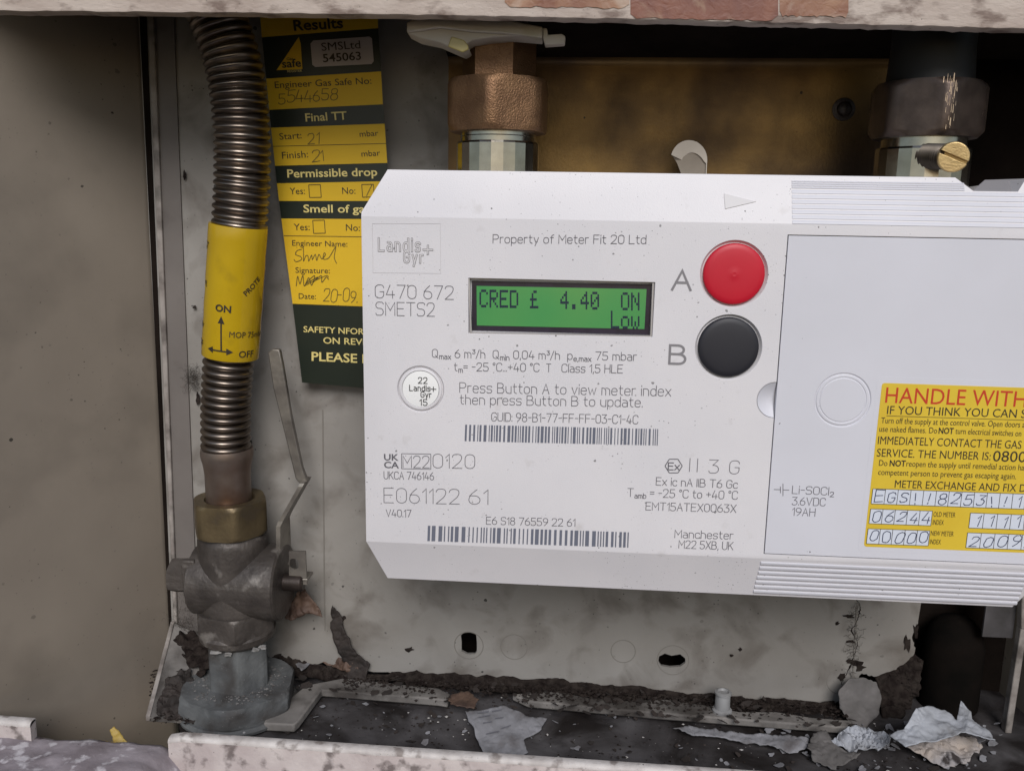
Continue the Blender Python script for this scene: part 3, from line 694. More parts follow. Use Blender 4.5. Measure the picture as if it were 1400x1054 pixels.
lines(cover, F - .24, [((1058, 669), (1067, 669.3)), ((1067, 665), (1067, 674)), ((1070.5, 661), (1070.5, 678)), ((1070.5, 669.5), (1079, 669.8))], .26, INK)
lines(housing, FS, [((549, 620), (589, 620.8)), ((589, 620.8), (589, 641.5)), ((589, 641.5), (549, 640.6)), ((549, 640.6), (549, 620))], .26, INK)
hx = [(909.5 + 11.5 + 11.8 * math.cos(a_), 637 + 10.8 * math.sin(a_)) for a_ in [math.pi / 3 * i for i in range(6)]]
lines(housing, FS, [(hx[i], hx[(i + 1) % 6]) for i in range(6)], .36, INK)
write(housing, FS, [('Ex', 913.5, 928.5, 642, 642.5, 9.5)], INK, th=.42)
write(housing, FS, [('UK', 525, 545, 629, 629.5, 9), ('CA', 525, 545.5, 639.5, 640, 9)], INK, font='sans', weight=.02)
# maker's mark: outlined letters in a fine box
GRL = mat('fine grey outline', (.17, .16, .17), rough=.7)
lines(housing, FS, [((509, 306), (602, 306)), ((602, 306), (602.5, 374)), ((602.5, 374), (510, 373)), ((510, 373), (509, 306))], .10, mat('faint outline', (.48, .46, .46), rough=.7))
LG = [('Landis', 518, 574, 343, 343.8, 17), ('Gyr', 552.5, 578, 359, 359.4, 15), ('+', 579, 591, 352.5, 352.8, 22)]
write(housing, FS, LG, GRL, th=.80, gap=3.4); write(housing, FS - .06, LG, mat('pale mark core', (.62, .60, .605), rough=.5), th=.44, gap=3.4)
# barcodes
def barcode(xl, xr, yl, yr, h, seed, nb, par):
    r = random.Random(seed); mb = MB(); ws = []; tot = 0
    while len(ws) < nb * 2: ws.append(r.choice((1, 1, 1, 2, 2, 3)) if len(ws) % 2 == 0 else r.choice((1, 1, 1, 2, 2)))
    ws.append(1); tot = sum(ws); x = 0
    for i, q_ in enumerate(ws):
        if i % 2 == 0:
            a = xl + (xr - xl) * x / tot; b = xl + (xr - xl) * (x + q_ * .92) / tot; ya = yl + (yr - yl) * x / tot
            mb.add([W(a, ya, FS), W(b, ya, FS), W(b - .8, ya + h, FS), W(a - .8, ya + h, FS)], [(0, 1, 2, 3)])
        x += q_
    mb.build('barcode', INKB, par)
barcode(636, 900, 580.5, 586.5, 22.5, 11, 62, housing); barcode(585, 860, 718.5, 727.5, 21, 12, 46, housing)
# warning sticker
Y1 = F - .28
def round_quad(c, r, Y, skip=()):
    out = []
    P_ = [W(*p, Y) for p in c]; n = len(P_)
    for i in range(n):
        p = P_[i]; a = (P_[i - 1] - p).normalized(); b = (P_[(i + 1) % n] - p).normalized()
        for k in range(7):
            t = k / 6; s0 = p + a * r; e0 = p + b * r
            out.append(s0 * (1 - t) ** 2 + p * 2 * t * (1 - t) + e0 * t * t)
    return out
MB().prism(round_quad([(1200, 515), (1432, 523), (1418, 762), (1173, 753)], 1.6, F - .2), (0, .12, 0)).build('sticker_bed', WHITE_DIM, cover)
stick = MB().prism(round_quad([(1206, 523.5), (1428, 531), (1414, 756), (1181, 747)], 1.3, Y1), (0, .08, 0)).build('warning_sticker', YEL, meter)
YS = Y1 - .08
write(stick, YS, [('HANDLE WITH', 1210, 1402, 550.5, 556.5, 22.5)], REDP, font='sans', weight=0)
write(stick, YS, [('IF YOU THINK YOU CAN S', 1212.5, 1402, 566, 571.5, 12), ('IMMEDIATELY CONTACT THE GAS', 1200, 1396, 607, 613.5, 11.5), ('SERVICE. THE NUMBER IS:', 1198.5, 1354, 624, 629, 11.5), ('0800', 1357, 1402, 630.5, 632, 15.5), ('METER EXCHANGE AND FIX D', 1223, 1402, 666.5, 672.5, 11)], BLKP, font='sans')
write(stick, YS, [('Turn off the supply at the control valve. Open doors a', 1204.5, 1401, 578.5, 584.5, 8.5), ('use naked flames. Do', 1202, 1281, 590, 592.5, 8.5), ('turn electrical switches on', 1306, 1396, 593, 596.5, 8.5), ('reopen the supply until remedial action ha', 1239, 1400, 637.5, 643, 8.5), ('Do', 1201.5, 1213, 636.5, 637, 8.5), ('competent person to prevent gas escaping again.', 1200.5, 1389, 649, 655, 8.5), ('OLD METER', 1276, 1306, 706, 707, 7), ('INDEX', 1275, 1290, 717, 717.5, 7), ('NEW METER', 1272.5, 1303.5, 732, 733, 7), ('INDEX', 1271, 1286, 743.5, 744, 7)], BLKP, font='sans')
write(stick, YS, [('NOT', 1283, 1303.5, 592.6, 593.2, 8.5), ('NOT', 1216, 1238, 637, 637.6, 8.5)], BLKP, font='sans', weight=.025)
lines(stick, YS, [((1212, 568.5), (1402, 574.5))], .2, BLKP)
def cells(x0, y0, x1, y1, h, n, text, lean, seed):
    mb = MB(); mb.add([W(x0, y0, YS), W(x1, y1, YS), W(x1 - lean, y1 + h, YS), W(x0 - lean, y0 + h, YS)], [(0, 1, 2, 3)]); mb.build('form_row', CELL, stick)
    sg = [((x0, y0), (x1, y1)), ((x0 - lean, y0 + h), (x1 - lean, y1 + h))]
    for i in range(n + 1):
        t = i / n; a = (x0 + (x1 - x0) * t, y0 + (y1 - y0) * t); sg.append((a, (a[0] - lean, a[1] + h)))
    lines(stick, YS - .06, sg, .2, BLKP)
    for i, ch in enumerate(text):
        if ch == ' ': continue
        t = (i + .2) / n; xa = x0 + (x1 - x0) * t - lean * .8; ya = y0 + (y1 - y0) * t + h * .86; wd = (x1 - x0) / n * (.6 if ch not in '1!' else .2)
        if ch in '1!': xa += (x1 - x0) / n * .22
        write(stick, YS - .06, [(ch, xa, xa + wd, ya, ya, h * .72)], BIRO, name='handwriting', th=.33, jit=.75, slant=.2 if ch != '!' else .05, seed=seed + i)
cells(1193.5, 668, 1420, 676, 20.5, 13, 'EGS!!8253!!1!', 2.5, 40)
cells(1190.5, 695.5, 1275, 698.5, 20, 5, '06244', 2.5, 60); cells(1187, 722.5, 1271.5, 725.5, 20.5, 5, '00000', 2.5, 70)
cells(1327, 701, 1420, 704.5, 20.5, 5, '11111', 2.5, 80); cells(1323, 728, 1417, 731.5, 20.5, 5, '20092', 2.5, 90)

# ================================================================== UNIONS, PLATE AND FITTINGS ABOVE THE METER
plate = thing('mounting_plate', 'gold passivated steel mounting plate behind the pipe unions', 'plate', W(900, 300, -4))
px0 = W(613, 150, -4).x; px1 = W(1225, 150, -4).x; zt = W(900, 88, -4).z
pm = MB()
prof = [(-7, zt + 2.6), (-5.2, zt + 1.6), (-4.2, zt), (-4, zt - 2), (-4, -35)]
pm.loft([[Vector((x, y, z)) for y, z in prof] + [Vector((x, y + 1.6, z + 1.2)) for y, z in reversed(prof)] for x in (px0, px1)])
pm.build('plate', GOLD, plate, smooth=True)
MB().loft([[Vector((x, y, z)) for y, z in ((-62, zt + 16), (-40, zt + 9), (-12, zt + 3.5), (-6.5, zt + 2.4), (-6.5, zt + 4.4), (-12, zt + 5.5), (-40, zt + 11), (-62, zt + 18))] for x in (px0, RX0)]).build('shaded_top_flange', DARK, plate, smooth=True)  # shade under the flange painted in as near-black
def ring_build(par, name, m, c, prof, n=64, **k): return MB().loft(lathe(c, (0, 0, 1), prof, n)).build(name, m, par, smooth=True, **k)
YU = -52
ux = Vector((1, 0, 0))
zm = W(680, 232, YT).z
def uz(py, px=680): return W(px, py, YU - 18).z
uL = thing('pipe_union', 'bronze hexagonal pipe union with steel collar above the meter display', 'pipe union', (W(681, 200, YU).x, YU, zm - 2), 'unions on top of the meter')
cL = Vector((W(681, 200, YU).x, YU, 0)); s_ = mmpx(681, 150, YU - 15)
MB().loft(lathe(cL, (0, 0, 1), [(zm - 4, 59 * s_), (uz(192) - .6, 59 * s_), (uz(191), 57.5 * s_), (uz(191), 50 * s_)], 22, phase=R_(4), u=ux)).build('collar_glint_facets', CHROME, uL)  # round collar cut into facets to imitate strips of reflected surroundings
ring_build(uL, 'collar', CHROME, cL, [(uz(193), 53.5 * s_), (uz(184), 53.5 * s_), (uz(183.4), 52.6 * s_), (uz(182.6), 53.5 * s_), (uz(170), 53.5 * s_)])
MB().loft(hexnut(cL, (0, 0, 1), uz(177), uz(102), 76 * s_, phase=R_(-95), chamfer=.07, u=ux, rounder=.012)).build('nut', BRONZE, uL, smooth=True)
MB().loft(hexnut(cL, (0, 0, 1), uz(106), uz(30), 52 * s_, phase=R_(-64), chamfer=.02, u=ux)).build('adaptor', BRONZE, uL, smooth=True)
MB().loft(lathe(cL, (0, 0, 1), [(uz(40), 12), (140, 12)], 32)).build('pipe', BRONZED, uL, smooth=True)
uR = thing('pipe_union', 'dark scuffed hexagonal pipe union holding a slotted brass screw', 'pipe union', (W(1262, 200, YU).x, YU, zm - 2), 'unions on top of the meter')
cR = Vector((W(1262, 200, YU).x, YU, 0)); s_ = mmpx(1262, 150, YU - 15)
def uzr(py): return W(1262, py, YU - 18).z
MB().loft(lathe(cR, (0, 0, 1), [(zm - 4, 66 * s_), (uzr(200) - .6, 66 * s_), (uzr(199), 64.5 * s_), (uzr(199), 55 * s_)], 22, phase=R_(9), u=ux)).build('collar_glint_facets', CHROME, uR)  # facets again, shaped for reflection strips on a smooth collar
ring_build(uR, 'collar', CHROME, cR, [(uzr(201), 59 * s_), (uzr(180), 59 * s_)])
nutR = MB().loft(hexnut(cR, (0, 0, 1), uzr(185), uzr(106), 80 * s_, phase=R_(-88), chamfer=.08, u=ux, rounder=.012)).build('nut', mat('dark brown cast nut', (.11, .082, .068), (.07, .052, .044), 120, .38, metal=.75, bump=.1, bscale=700), uR, smooth=True)
# bright scuffs on the corner edges: raised burrs
rs = random.Random(21); sc_ = MB()
for ang in (R_(-88), R_(-28)):
    for k in range(46):
        a_ = ang + rs.gauss(0.0, .06); z0 = rs.uniform(uzr(178), uzr(112)); l = rs.uniform(.6, 3.5); d = (a_ - R_(-88)) % (math.pi / 3) - math.pi / 6
        r_ = 80 * s_ * math.cos(math.pi / 6) / math.cos(d); r_ = min(r_, 80 * s_ * .98) + .06
        A = cR + Vector((math.cos(a_) * r_, math.sin(a_) * r_, z0)); t = Vector((-math.sin(a_), math.cos(a_), 0)) * rs.uniform(.06, .16)
        sc_.add([A - t, A + t, A + t * .6 + Vector((0, 0, l)), A - t * .6 + Vector((0, 0, l))], [(0, 1, 2, 3)])
sc_.build('scuffs', mat('bright scuffed bronze', (.55, .42, .30), rough=.35, metal=.8), nutR)
MB().loft(lathe(cR, (0, 0, 1), [(uzr(110), 17), (uzr(60), 16), (140, 16)], 40)).build('pipe', RUBBER, uR, smooth=True)
# screw: axis from the collar towards the viewer, a little to the right
A = W(1276, 214, YU - 19.0); H = W(1303, 215, YU - 29); ax = (H - A).normalized()
sp = []
Ls = (H - A).length
for i in range(40):
    t = -6 + (Ls + 4.4) * i / 39; sp.append((t, 4.6 + .45 * math.sin(i * 2.1)))
scr = MB().loft(lathe(A, ax, sp, 32)).build('screw', mat('dark screw thread', (.10, .085, .07), (.06, .05, .04), 200, .35, metal=.7), uR, smooth=True)
nrm = (CAM - H).normalized() * .75 + ax * .25; nrm.normalize()
hu = ((W(1328, 226, YU - 29) - W(1287, 208, YU - 29))); hu = (hu - nrm * hu.dot(nrm)).normalized(); hv = nrm.cross(hu).normalized()
Rh = 21 * mmpx(1305, 215, YU - 29); hd = MB()
gw = .085 * Rh * 1.3
for sgn in (1, -1):
    arc = []; a0 = math.asin(gw / Rh)
    for i in range(25):
        a_ = a0 + (math.pi - 2 * a0) * i / 24; arc.append(H + hu * math.cos(a_) * Rh + hv * math.sin(a_) * Rh * sgn)
    hd.loft([[p - nrm * 1.2 for p in arc], [p + nrm * 1.4 for p in arc], [H + (p - H) * .94 + nrm * 1.8 + hv * sgn * gw * .06 for p in arc]])
hd.loft([[H + (hu * math.cos(2 * math.pi * i / 40) + hv * math.sin(2 * math.pi * i / 40)) * Rh * .98 - nrm * q for i in range(40)] for q in (2.4, -.1)])
hd.build('screw_head', BRASS, scr, bevel=.15)
# bolt on the plate
bl = thing('bolt', 'small dark round bolt on the gold plate left of the dark union', 'bolt', W(1153, 150, -5))
c = W(1153, 150, -4)
MB().loft(lathe(c, (0, -1, 0), [(-1, 3.0), (0, 5.2), (.8, 5.2), (1.1, 4.4)], 32)).build('washer', BRONZED, bl, smooth=True)
MB().loft(lathe(c, (0, -1, 0), [(1, 3.4), (2.6, 3.3), (3.6, 2.6), (4.1, 1.2), (4.2, .05)], 32)).build('head', BRONZED, bl, smooth=True)
# white plastic key above left union
key = thing('plastic_key', 'broken white plastic spanner lying under the top rail above the bronze union', 'plastic key', W(650, 60, -70))
KY = -74
def kp(l, Y=KY): return [W(x, y, Y) for x, y in l]
up_ = kp([(556, 32), (566, 25), (585, 22), (630, 24), (680, 27), (741, 37)])
lo_ = kp([(556, 44), (572, 52), (600, 58), (634, 73), (642, 68), (638, 60), (646, 55), (672, 51), (704, 49), (741, 52)])
MB().prism(up_ + list(reversed(lo_)), (0, 9, -1.0)).build('blade', PLAST, key, bevel=.5)
fr = kp([(556, 31), (585, 22), (640, 23.5), (700, 29), (742, 37), (741, 52), (690, 46), (646, 43.5), (600, 38), (575, 42), (556, 44)], KY - 2.2)
MB().prism(fr, (0, 2.2, 0)).build('rim', PLAST, key, bevel=.5)
tl = [(742, 38), (748, 39), (749, 48), (768, 46.5), (773, 50), (772, 60), (745, 62), (742, 52)]
MB().prism(kp(tl, KY - 1), (0, 6, 0)).build('tongue', PLAST, key, bevel=.4)
MB().prism(kp([(617, 50), (634, 55), (640, 62), (641, 68), (632, 72), (612, 64)], KY - 1.2), (0, 1.2, 0)).build('glue_stain', mat('yellow glue', (.50, .42, .16), rough=.3), key, bevel=.4)
# curled plastic flap
cf = thing('plastic_curl', 'small curled strip of cream plastic sticking up behind the meter', 'plastic strip', W(940, 240, -24))
rg = []; kk = mmpx(941, 216, -26)
for i in range(33):
    t = i / 32; a_ = R_(165 - 175 * t); p = W(942 + 25 * math.cos(a_), 219 - 27 * math.sin(a_), -28 + 3 * t); wd = (22 * (1 - t) ** .6 + 1.2) * kk
    d = (W(942, 222, -26) - p).normalized()
    rg.append([p, p + d * wd + Vector((0, 3.5 * (1 - t), 0)), p + d * wd + Vector((0, 3.5 * (1 - t) + .7, 0)), p + Vector((0, .7, 0))])
rg.append([q_ + Vector((.2, 0, -9)) for q_ in rg[-1]])
MB().prism([W(x, y, -24) for x, y in ((919, 212), (923, 203), (931, 196), (942, 192.5), (953, 194), (961, 201), (965, 212), (966, 240), (932, 240), (926, 224))], (0, .6, 0)).build('flap', mat('shaded cream plastic', (.30, .255, .20), (.24, .20, .155), 90, .5), cf)  # same cream piece; shading of its inner face painted as darker tan
MB().loft(rg).build('strip', mat('cream plastic', (.60, .54, .46), rough=.45, speck=.4), cf, smooth=True)

# ================================================================== HOSE
hose = thing('gas_hose', 'corrugated stainless steel gas hose with yellow sleeve rising from the valve', 'hose', WZ(312, 700, -150))
def HY(py): return -32 - 10 * max(0, min(1, (620 - py) / 620))
ctr = lambda px, py: W(px, py, HY(py))
def corr(pts, rpx, name, pitch_px, amp=.16):
    path = catmull([ctr(*p) for p in pts], .42); k = mmpx(320, 300, -47)
    s = 0; rad = []; P_ = pitch_px * k
    for i, p in enumerate(path):
        if i: s += (p - path[i - 1]).length
        ph = (s / P_) % 1.0
        rad.append(rpx * k * (1 - amp + amp * (abs(math.sin(math.pi * ph)) ** .75)))
    return MB().loft(sweep(path, rad, 40)).build(name, STEEL, hose, smooth=True)
corr([(268, -60), (288, 0), (303, 40), (318, 85), (327, 135), (331, 190), (331, 245), (328, 300), (326, 325)], 37.5, 'corrugated_tube', 10.6)
corr([(315, 470), (312, 500), (309, 560), (309, 625)], 35.5, 'corrugated_tube', 11.2, .2)
# sleeve with wrapped print
sp0 = ctr(326, 308); sp1 = ctr(315, 486); rS0 = 38.2 * mmpx(326, 310, HY(310)); rS1 = 37 * mmpx(315, 486, HY(486))
axd = (sp1 - sp0).normalized(); ln = (sp1 - sp0).length
fu = Vector((1, 0, 0)); fu = (fu - axd * fu.dot(axd)).normalized(); fv = axd.cross(fu).normalized()
if fv.y > 0: fv = -fv
def slv(a_, t, off=0):
    r_ = rS0 + (rS1 - rS0) * t / ln + off; return sp0 + axd * t + (fu * math.sin(a_) + fv * math.cos(a_)) * r_
rgs = []
for t, o_ in [(0, -1.4), (0, -.15), (.5, 0)] + [(ln * i / 10, 0) for i in range(1, 10)] + [(ln - .5, 0), (ln, -.15), (ln, -1.4)]:
    rgs.append([slv(2 * math.pi * i / 72, t, o_ + (.12 * math.sin(t * .4 + i * .3) if .5 < t < ln - .5 else 0)) for i in range(72)])
sleeve = MB().loft(rgs, cap=False).build('sleeve', SLV, hose, smooth=True)
def on_sleeve(text, a_c, py, h, ang=0, wt=.012, wfac=1.0, m=BLKP):
    v, f, wd = sans(text, wt); t0 = (py - 308) / (486 - 308) * ln; ca, sa = math.cos(ang), math.sin(ang)
    vv = []
    # refine long faces not needed: letters are small
    for p in v:
        x = (p.x - wd / 2) * h * wfac; y = p.y * h; x, y = x * ca - y * sa, x * sa + y * ca
        vv.append(slv(a_c + x / rS0, t0 - y, .22))
    MB().add(vv, f).build('lettering', m, sleeve)
kpx = mmpx(320, 400, -47)
on_sleeve('ON', .02, 419, 9.5 * kpx, 0, .03, 1.05)
on_sleeve('OFF', .93, 479, 9.5 * kpx, 0, .012, 1.0); on_sleeve('OFF', -1.12, 473, 9.5 * kpx, 0, .012, 1.0)
on_sleeve('MOP 75mbar', 1.02, 452, 8.5 * kpx, 0, 0, .9); on_sleeve('MOP 75mbar', -1.55, 446, 8.5 * kpx, 0, 0, .9)
on_sleeve('PROTE', 1.05, 385, 7.5 * kpx, .8, .016, 1.0); on_sleeve('ILL', -.92, 338, 8.5 * kpx, .95, .02, 1.0); on_sleeve('P', -.75, 389, 9 * kpx, .9, .016, 1.0)
am = MB()
def slpx(px, py): # photo-like coordinates on the sleeve's near side
    t = (py - 308) / (486 - 308) * ln; cx = 326 + (315 - 326) * (py - 308) / 178; return slv(math.asin(max(-1, min(1, (px - cx) / 37.5))), t, .22)
def sl_poly(pts): am.add([slpx(*p) for p in pts], [tuple(range(len(pts)))])
sl_poly([(316.6, 471), (318.6, 471), (318.6, 434), (316.6, 434)]); sl_poly([(313, 435), (322, 435), (317.8, 425)])
for a_ in range(8):
    xa = 304 + 3 * a_; sl_poly([(xa, 471), (xa + 3, 471), (xa + 3, 473), (xa, 473)])
sl_poly([(298, 472), (306, 467.5), (306, 476.5)]); sl_poly([(332, 472), (324, 467.5), (324, 476.5)])
am.build('lettering', BLKP, sleeve)
# tube end
ta, tb = ctr(310, 612), ctr(314, 706); kt = mmpx(312, 660, -32)
axd2 = (tb - ta).normalized(); l2 = (tb - ta).length
MB().loft(lathe(ta, axd2, [(0, 33 * kt), (l2 * .06, 34 * kt), (l2 * .12, 33.5 * kt), (l2 * .2, 31.5 * kt), (l2 * .35, 29.5 * kt), (l2 * 1.05, 29 * kt)], 48)).build('tube_end', COPPER, hose, smooth=True)
# brass nut
nb = ctr(315, 722); kn = mmpx(315, 720, -32); vz = Vector((0, 0, 1))
nz0 = W(315, 744, -32 - 17).z; nz1 = nz0 + 46 * kn
cN = Vector((nb.x, -31, 0))
def nutring(c, t0, t1, Ro, Ri, phase):
    r = hexnut(c, (0, 0, 1), t0, t1, Ro, phase=phase, chamfer=.06, u=Vector((1, 0, 0)), rounder=.02)
    r += lathe(c, (0, 0, 1), [(t1, Ri + 1), (t1 - 2, Ri)], 48, phase=phase, u=Vector((1, 0, 0)))
    return r
MB().loft(nutring(cN, nz0, nz1, 51 * kn, 30 * kn, R_(-62))).build('nut', BRASSD, hose, smooth=True)

# ================================================================== VALVE
valve = thing('control_valve', 'grimy dark emergency gas valve with grey base nut in the left corner', 'valve', WZ(326, 950, FLOOR))
VY = -30; kv = mmpx(322, 800, VY)
def vz_(py, px=322, off=-14): return W(px, py, VY + off).z
cV = Vector((W(322, 800, VY).x, VY, 0))
xb0, xb1 = W(270, 790, VY).x, W(389, 790, VY).x
zc = vz_(792, off=0)
# vertical barrel with lower hexagon
MB().loft(lathe(cV, (0, 0, 1), [(vz_(872), 38 * kv), (vz_(866), 43 * kv), (vz_(850), 44 * kv), (vz_(842), 46 * kv), (vz_(800), 46 * kv), (vz_(770), 46 * kv), (vz_(748), 45 * kv), (nz0 - .2, 41 * kv), (nz0 + 1, 38 * kv)], 48)).build('body', VALVE, valve, smooth=True)
# ball housing across, with cones
MB().loft(lathe((0, VY, zc), (1, 0, 0), [(xb0, 42 * kv), (xb0 + 1, 46 * kv), (xb0 + 6, 47 * kv), (cV.x, 47 * kv), (xb1 - 6, 50 * kv), (xb1 - 1, 51 * kv), (xb1, 48 * kv)], 48)).build('ball_housing', VALVE, valve, smooth=True)
MB().loft(hexnut(cV, (0, 0, 1), vz_(877), vz_(844), 54.5 * kv, phase=R_(-72), chamfer=.05, u=ux, rounder=.01)).build('lower_hexagon', VALVE, valve, smooth=True)
MB().loft(lathe(cV, (0, 0, 1), [(vz_(890), 42 * kv), (vz_(884), 49 * kv), (vz_(876), 50 * kv), (vz_(872), 47 * kv)], 48)).build('body_rim', VALVE, valve, smooth=True)
# left plug
MB().loft(hexnut((0, VY, zc + 1), (1, 0, 0), W(237, 790, VY).x, xb0 + 2, 24 * kv, phase=0, chamfer=.05, u=Vector((0, 0, 1)))).build('plug', VALVE, valve, smooth=True)
for (x0, y0, x1, y1) in ((252, 800, 270, 826), (248, 765, 268, 800)):
    p = W(x0, y0, VY - 12); q_ = W(x1, y1, VY - 12); MB().box((p.x, VY - 13, q_.z), (q_.x, VY - 9, p.z)).build('plug_tab', VALVE, valve, bevel=.8)
# grey base: neck, hexagon flange, skirt, seal
cB = Vector((W(326, 940, -31).x, -31, 0)); kb = mmpx(326, 940, cB.y)
zb = FLOOR + 3
zn1 = vz_(884)
cNk = Vector((cV.x, VY, 0))
MB().loft(hexnut(cNk, (0, 0, 1), zb + 12, zn1 + 1, 42 * kb, phase=R_(-70), chamfer=.04, u=ux, rounder=.03)).build('base_neck', GREYN, valve, smooth=True)
MB().loft(lathe(cB, (0, 0, 1), [(zb, 77 * kb), (zb + 1.5, 78 * kb), (zb + 3, 74 * kb)], 56)).build('base_skirt', GREYN, valve, smooth=True)
MB().loft(hexnut(cB, (0, 0, 1), zb + 2, zb + 14, 80 * kb, phase=R_(-78), chamfer=.07, u=ux, rounder=.02)).build('base_hexagon', GREYN, valve, smooth=True)
MB().loft(lathe(cB, (0, 0, 1), [(FLOOR - 3, 70 * kb), (zb + .3, 70 * kb)], 48)).build('rubber_seal', RUBBER, valve, smooth=True)
# white jointing scraps at the neck
rj = random.Random(5)
for (px, py) in ((297, 891), (312, 894), (358, 884), (350, 888)):
    p = W(px, py, VY - 16 if py < 900 else VY - 22); pts = []
    nn_ = 9
    for i in range(nn_):
        a_ = 2 * math.pi * i / nn_; r_ = rj.uniform(.7, 2.2); pts.append(p + Vector((math.cos(a_) * r_ * 1.6, rj.uniform(-.5, .5) - 1.2, math.sin(a_) * r_ * .55)))
    MB().prism(pts, (0, 1.0, .3)).build('jointing_scrap', mat('pale jointing paste', (.26, .25, .24), (.15, .145, .14), 200, .8, bump=.5), valve)
# lever
LY = VY + 4
bar = [(366, 482), (372, 477), (382, 478), (386, 498), (398, 570), (413, 640), (421, 660), (412, 664), (404, 655), (388, 590), (373, 530)]
MB().prism([W(x, y, LY - 2) for x, y in bar], (0, 3.2, 0)).build('lever', LEVER, valve, bevel=.6)
pl = [(418, 656), (416, 660), (390, 706), (387, 713), (388, 760), (390, 800), (390, 832)]
rgs = []
for i, (x, y) in enumerate(pl):
    p = W(x, y, LY); wd = [6, 6.5, 7, 7.5, 8.5, 8.5, 7][i]
    rgs.append([p + Vector((-1.1, -wd, 0)), p + Vector((1.1, -wd, 0)), p + Vector((1.1, wd, 0)), p + Vector((-1.1, wd, 0))])
flat(MB().loft(rgs).build('lever_arm', LEVER, valve))
# stop tab with hole
tb_ = [xz(400, 748, LY), xz(422, 748, LY), xz(424, 793, LY), xz(400, 793, LY)]
hc = xz(406, 765, LY); v, f = fill_holes([tb_, circ(hc[0], hc[1], 7.5 * kv, 20)], lambda x, z: Vector((x, LY - 5, z)))
MB().add(v, f).build('stop_tab', LEVER, valve, solid=1.2)
p = W(392, 787, LY - 5); MB().box((p.x, LY - 6, p.z - 2.2), (p.x + 11, LY + 4, p.z - .8)).build('stop_bracket', LEVER, valve, bevel=.3)
MB().loft(lathe((0, VY, zc), (1, 0, 0), [(xb1 - 2, 4.5), (xb1 + 9, 4.5), (xb1 + 10, 3.6)], 24)).build('spindle', BRONZED, valve, smooth=True)

def uneven(o, strength, size):
    md = o.modifiers.new('s', 'SUBSURF'); md.subdivision_type = 'SIMPLE'; md.levels = md.render_levels = 2
    tx = bpy.data.textures.new('cast', 'CLOUDS'); tx.noise_scale = size * MM; tx.noise_depth = 4
    dm = o.modifiers.new('d', 'DISPLACE'); dm.texture = tx; dm.strength = strength * MM; dm.texture_coords = 'LOCAL'
for o in list(valve.children):
    if o.name.startswith(('base_neck', 'base_skirt', 'base_hexagon')): uneven(o, .7, 4)
    elif o.name.startswith(('body', 'ball_housing', 'lower_hexagon', 'plug')): uneven(o, .4, 3)
# ================================================================== SAFETY CARD
card = thing('safety_card', 'yellow and black handwritten gas safety card hanging behind the meter', 'card', W(460, 530, -14))
rows = [((353, -12), (515, -25)), ((358, 51.5), (517, 39)), ((364, 108), (521, 98)), ((368, 150.5), (523.5, 143)), ((370.5, 175), (526, 169.5)), ((376, 227), (529.5, 223)), ((378.5, 251), (531.5, 248)), ((381.5, 275), (533.5, 275)), ((384.5, 299), (536, 300)), ((387.5, 322), (538, 324)), ((400, 415.5), (547, 421)), ((413, 523), (558, 536))]
def cpt(r, u, off=0):
    i = max(0, min(len(rows) - 2, int(r))); t = r - i
    l = Vector(rows[i][0]).lerp(Vector(rows[i + 1][0]), t); q = Vector(rows[i][1]).lerp(Vector(rows[i + 1][1]), t); p = l.lerp(q, u)
    return W(p.x, p.y, -15 - .7 * math.sin(u * math.pi) + (p.y / 530) * 5 - off)
def cpanel(r0, r1, u0, u1, m, off, name, par, nu=8, nr=6):
    mb = MB(); vs = [cpt(r0 + (r1 - r0) * j / nr, u0 + (u1 - u0) * i / nu, off) for j in range(nr + 1) for i in range(nu + 1)]
    mb.add(vs, [(j * (nu + 1) + i, j * (nu + 1) + i + 1, (j + 1) * (nu + 1) + i + 1, (j + 1) * (nu + 1) + i) for j in range(nr) for i in range(nu)])
    return mb.build(name, m, par, smooth=True)
backing = cpanel(0, 10.999, 0, 1, CARDK, 0, 'card_sheet', card, 8, 44)

for (a, b) in ((0, 1), (2, 3), (4, 5), (6, 7), (8, 9.999)): cpanel(a, b, 0, 1, CARDY, .12, 'yellow_panel', backing, 8, 10)
def rpx(px, py):
    """photo point -> (row, u) on the card, by a few fixed-point steps"""
    lo, hi = 0.0, len(rows) - 1.0001; u = .5
    for _ in range(40):
        mid = (lo + hi) / 2; i = int(mid); t = mid - i
        l = Vector(rows[i][0]).lerp(Vector(rows[i + 1][0]), t); q = Vector(rows[i][1]).lerp(Vector(rows[i + 1][1]), t)
        u = (px - l.x) / (q.x - l.x); y = l.y + (q.y - l.y) * u
        if y > py: hi = mid
        else: lo = mid
    return (lo + hi) / 2, u
def cwrite(text, xl, xr, yl, yr, h, m, weight=0, off=.3, font='sans', name='lettering', th=.3, strokes=None, **kw):
    if strokes: v, f = ribbon(strokes[0], th); wd = strokes[1]
    elif font == 'sans': v, f, wd = sans(text, weight)
    else:
        st, wd = stroke_run(text, **kw); k = (xr - xl) / wd / h; st = [([(a * k, b) for a, b in p], c_) for p, c_ in st]
        v, f = ribbon(st, th / h); wd *= k
    vs = []
    sl = Vector((xr - xl, yr - yl)).normalized(); up = Vector((sl.y, -sl.x)); up = Vector((-.06 * 0 + sl.y, -abs(sl.x)))
    for p in v:
        q = Vector((xl, yl)) + Vector((xr - xl, yr - yl)) * (p.x / wd) + up * (p.y * h)
        q.x -= (p.y * h) * .05
        r, u = rpx(q.x, q.y); vs.append(cpt(r, u, off))
    MB().add(vs, f).build(name, m, backing)
cwrite('Testing', 398, 470, 21, 17, 14, BLKP, .02)
cwrite('Results', 402, 469.5, 42.5, 38.5, 15, BLKP, .022)
